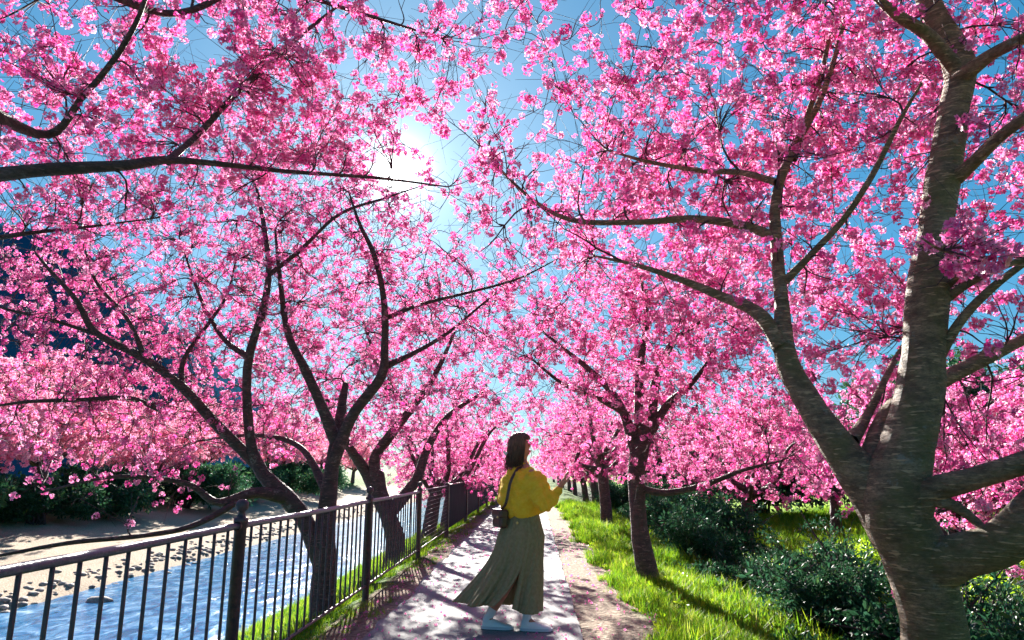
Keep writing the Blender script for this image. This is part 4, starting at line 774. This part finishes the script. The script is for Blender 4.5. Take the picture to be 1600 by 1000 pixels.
me = bpy.data.meshes.new('sweater'); me.from_pydata([tuple(v) for v in V1], [], [tuple(map(int, q)) for q in Q1]+[tuple(map(int, c)) for c in caps])
# sleeves: wide batwing tubes from shoulder to cuff
def tubeinto(me, pts, rad, S=16):
    p, r = smooth_line(np.array(pts)-wroot_loc, rad, 16); V, Q, T = tubes(p[None], r[None], S); b0_ = len(me.vertices)
    vs = [tuple(v.co) for v in me.vertices]+[tuple(v) for v in V]; fs_ = [tuple(f.vertices) for f in me.polygons]+[tuple(int(x)+b0_ for x in q) for q in Q]+[tuple(int(x)+b0_ for x in q) for q in T]+[tuple(b0_+k for k in range(S))[::-1]]
    m2 = bpy.data.meshes.new(me.name); m2.from_pydata(vs, [], fs_); return m2
me = tubeinto(me, [w_(822, 742, -.05), w_(835, 756, -.12), w_(846, 776, -.17), w_(853, 787, -.195), w_(862, 777, -.18), w_(872, 767, -.165)], [.09, .11, .095, .075, .055, .040])
me = tubeinto(me, [w_(806, 744, .06), w_(795, 760, .13), w_(790, 782, .2), w_(797, 806, .25)], [.09, .085, .07, .045])
sw = mobj('sweater', me, M_KNIT, woman); md = sw.modifiers.new('r', 'REMESH'); md.mode = 'VOXEL'; md.voxel_size = .0085; md = sw.modifiers.new('s', 'SMOOTH'); md.iterations = 7; md.factor = .6
bpy.context.view_layer.update(); apply_mods(sw); me = sw.data; n = len(me.vertices); co = np.empty(n*3); me.vertices.foreach_get('co', co); co = co.reshape(-1, 3); no = np.empty(n*3); me.vertices.foreach_get('normal', no); no = no.reshape(-1, 3)
fold = .007*np.sin(co[:, 2]*38+co[:, 0]*45+3*np.sin(co[:, 0]*22))+.006*np.sin((co[:, 0]*.8-co[:, 2]*1.1)*60+2*np.sin(co[:, 1]*20))+.0015*np.sin(co[:, 2]*500)
armw = np.exp(-((co-(w_(840, 775, -.16)-wroot_loc))**2).sum(1)/(2*.05**2)); fold += armw*.006*np.sin((co[:, 0]+co[:, 2])*110)
co = co+no*fold[:, None]; me.vertices.foreach_set('co', co.ravel()); me.update(); me.materials.clear(); me.materials.append(M_KNIT)
# neckband and cuff of the sweater
tube_obj('neckband', [(headb*0+w_(815, 724)-wroot_loc+np.array([.052*math.cos(t), .056*math.sin(t), .008*math.sin(t*2)])) for t in np.linspace(0, 2*math.pi, 15)], [.012]*15, M_KNIT, woman, S=8, K=40)
cd_ = (w_(877, 762, -.163)-w_(868, 771, -.168)); cd_ /= np.linalg.norm(cd_); cp = w_(870, 769, -.166)-wroot_loc; tube_obj('cuff', [cp, cp+cd_*.03], [.040, .036], M_KNIT, woman, S=14, K=4)
# skirt
def skirt():
    n = 220; R2 = 44; g = np.random.default_rng(3)
    th = np.linspace(0, 1, n); ang_ = -math.pi/2+.25+th*2*math.pi      # starts at the slit, on the camera side
    waist_c = (w_(795, 806)+w_(837, 804))/2; wr_x = (w_(838, 805)-w_(790, 805))[0]/2+.004
    W0 = np.stack([waist_c[0]+wr_x*np.cos(ang_), WY+.125*np.sin(ang_), waist_c[2]+.02+.02*(np.cos(ang_)*.2)], 1)
    # mid ring at the hip
    hip = np.stack([w_(818, 835)[0]-.02+(w_(850, 835)-w_(778, 835))[0]/2*1.0*np.cos(ang_), WY+.20*np.sin(ang_), np.full(n, w_(818, 838)[2])], 1)
    # hem, from the slit's right edge round the front (+x), the far side, the blown back (-x) and back to the slit's left edge
    key = np.array([0, .10, .24, .36, .50, .62, .74, .86, 1.0])
    kp = np.array([w_(798, 950, -.24), w_(822, 961, -.28), w_(845, 957, -.08), w_(838, 950, .16), w_(800, 944, .30), w_(745, 946, .24), w_(711, 940, .02), w_(738, 948, -.20), w_(770, 947, -.26)])
    closed = kp.copy(); mid = (kp[0]+kp[-1])/2; closed[0] = closed[-1] = w_(800, 950, -.26)
    def curve(k): return np.stack([np.interp(th, key, k[:, i]) for i in range(3)], 1)
    def sm1(c):
        for _ in range(14): c[1:-1] = (c[:-2]+2*c[1:-1]+c[2:])/4
        return c
    hemO = sm1(curve(kp)); hemC = sm1(curve(closed)); V = []
    blow = np.exp(-((th-.72)/.16)**2)
    for i in range(R2):
        t = i/(R2-1); u = min(1, t/.22); h0 = W0*(1-u)+hip*u if t < .22 else None
        op = np.clip((t-.55)/.45, 0, 1)**1.1; hem = hemC*(1-op)+hemO*op
        if t < .22: p = W0+(hip-W0)*(math.sin(u*math.pi/2))
        else:
            v = (t-.22)/.78; p = hip*(1-v)+hem*v; p[:, 0] += -(.05*math.sin(v*math.pi))*(th > .5)*np.sin((th-.5)*2*math.pi)*-1.0*.6
            p[:, 2] += .05*blow*math.sin(v*math.pi)
            p[:, 0] += .055*blow*math.sin(v*math.pi)   # the blown side hangs, then flicks out
        am = .006+.024*t; nrm2 = np.stack([np.cos(ang_), np.sin(ang_), 0*ang_], 1)
        pl_ = np.abs(((th*30+.2*np.sin(th*9+t*2)) % 1)-.5)*2-.5; pl2 = np.sin(th*2*math.pi*7+t*2.0+1.2*np.sin(t*4))
        V.append(p+nrm2*(am*pl_*.9+.034*t*t*pl2)[:, None])
    V = np.vstack(V)-wroot_loc; Q = [(i*n+j, i*n+j+1, (i+1)*n+j+1, (i+1)*n+j) for i in range(R2-1) for j in range(n-1)]
    o = mobj('skirt', mesh_np('skirt', V, Q), M_SKIRT, woman); md = o.modifiers.new('s', 'SOLIDIFY'); md.thickness = .003
    wb = [(W0[int(k)]-wroot_loc+[0, 0, .004])*[1, 1, 1] for k in np.linspace(0, n-1, 25)]; wbo = tube_obj('waistband', wb, [.015]*25, M_SKIRT, woman, S=8, K=60)
    bt = ball('button', w_(808, 817, -.175)-wroot_loc, (.011, .006, .011), M_BRASS, woman, 8)
skirt()
# socks and shoes
for an, he, to, kn in ((anR, heR, toR, knR), (anL, heL, toL, knL)):
    d = to-he; d[2] = 0; d /= np.linalg.norm(d); gz = .022; sd = np.array([-d[1], d[0], 0]); hb = np.array([he[0], he[1], gz])
    up_ = kn-an; up_ /= np.linalg.norm(up_)
    tube_obj('sock', np.array([hb+d*.02+[0, 0, .05], an+[0, 0, .0], an+up_*.045, an+up_*.085])-wroot_loc, [.040, .037, .038, .041], M_SOCK, woman, S=14)
    Ls = .235; prof = [(-.02, .022, .075), (.0, .034, .085), (.04, .038, .088), (.09, .040, .075), (.14, .044, .058), (.185, .044, .046), (.22, .034, .036), (.235, .012, .024)]
    S = 16; V = []
    for x, hw, hh in prof:
        for k in range(S):
            a = k/S*2*math.pi; yv = math.cos(a)*hw; zz = .014+(hh*.5-.007)*(1+math.sin(a)); zz = zz if math.sin(a) > -.3 else .016; V.append(hb+d*x+sd*yv+[0, 0, zz])
    V = np.array(V)-wroot_loc; Q = [(i*S+j, i*S+(j+1) % S, (i+1)*S+(j+1) % S, (i+1)*S+j) for i in range(len(prof)-1) for j in range(S)]
    me = bpy.data.meshes.new('shoe'); me.from_pydata([tuple(v) for v in V], [], Q+[tuple(range(S))[::-1], tuple(range(len(V)-S, len(V)))]); sh = mobj('shoe', me, M_SHOE, woman); s = sh.modifiers.new('s', 'SUBSURF'); s.levels = s.render_levels = 1
    for p in me.polygons: p.use_smooth = True
    for nm_, z0, z1, ex, mm in (('sole', .004, .024, .006, M_SOLE), ('outsole', -.001, .004, .004, M_SOLE2)):
        xs_ = np.linspace(-.028, .243, 14); hw = np.interp(xs_, [p[0] for p in prof], [p[1] for p in prof])+ex; hw[0] = .012; hw[-1] = .010; o_ = [(x, h) for x, h in zip(xs_, hw)]+[(x, -h) for x, h in zip(xs_[::-1], hw[::-1])]
        bot = [tuple(hb+d*x+sd*h+[0, 0, z0]-wroot_loc) for x, h in o_]; top = [tuple(hb+d*x+sd*h+[0, 0, z1]-wroot_loc) for x, h in o_]; k_ = len(o_)
        me = bpy.data.meshes.new(nm_); me.from_pydata(bot+top, [], [tuple(range(k_))[::-1], tuple(range(k_, 2*k_))]+[(i, (i+1) % k_, k_+(i+1) % k_, k_+i) for i in range(k_)]); mobj(nm_, me, mm, sh)
# shoulder bag with its strap crossing her back
bag = empty('shoulder_bag', w_(782, 808, -.10)); tag(bag, "small brown leather shoulder bag at the woman's hip, strap across her back", 'bag'); bl = np.array(bag.location)
o = box('pouch', (0, 0, -.01), (.075, .17, .15), M_BAG, bag, rot=(0, .12, .5), bev=.025); o.modifiers[0].segments = 4
box('flap', (-.004, -.004, .03), (.083, .176, .075), M_BAG, bag, rot=(0, .12, .5), bev=.02)
ball('clasp', (-.02, -.09, .005), (.010, .008, .010), M_BRASS, bag, 8)
sp = [w_(783, 797, -.14), w_(790, 788, -.20), w_(794, 770, -.205), w_(797, 755, -.195), w_(803, 741, -.165), w_(811, 730, -.10), w_(820, 728, .0)]
p, r = smooth_line(np.array(sp)-bl, [1]*7, 30); Vs = []; 
for q in p: Vs += [q+[-.012, -.004, 0], q+[.012, -.004, 0]]
me = bpy.data.meshes.new('strap'); me.from_pydata([tuple(v) for v in Vs], [], [(2*i, 2*i+1, 2*i+3, 2*i+2) for i in range(29)]); st = mobj('strap', me, M_BAG, bag); md = st.modifiers.new('s', 'SOLIDIFY'); md.thickness = .006
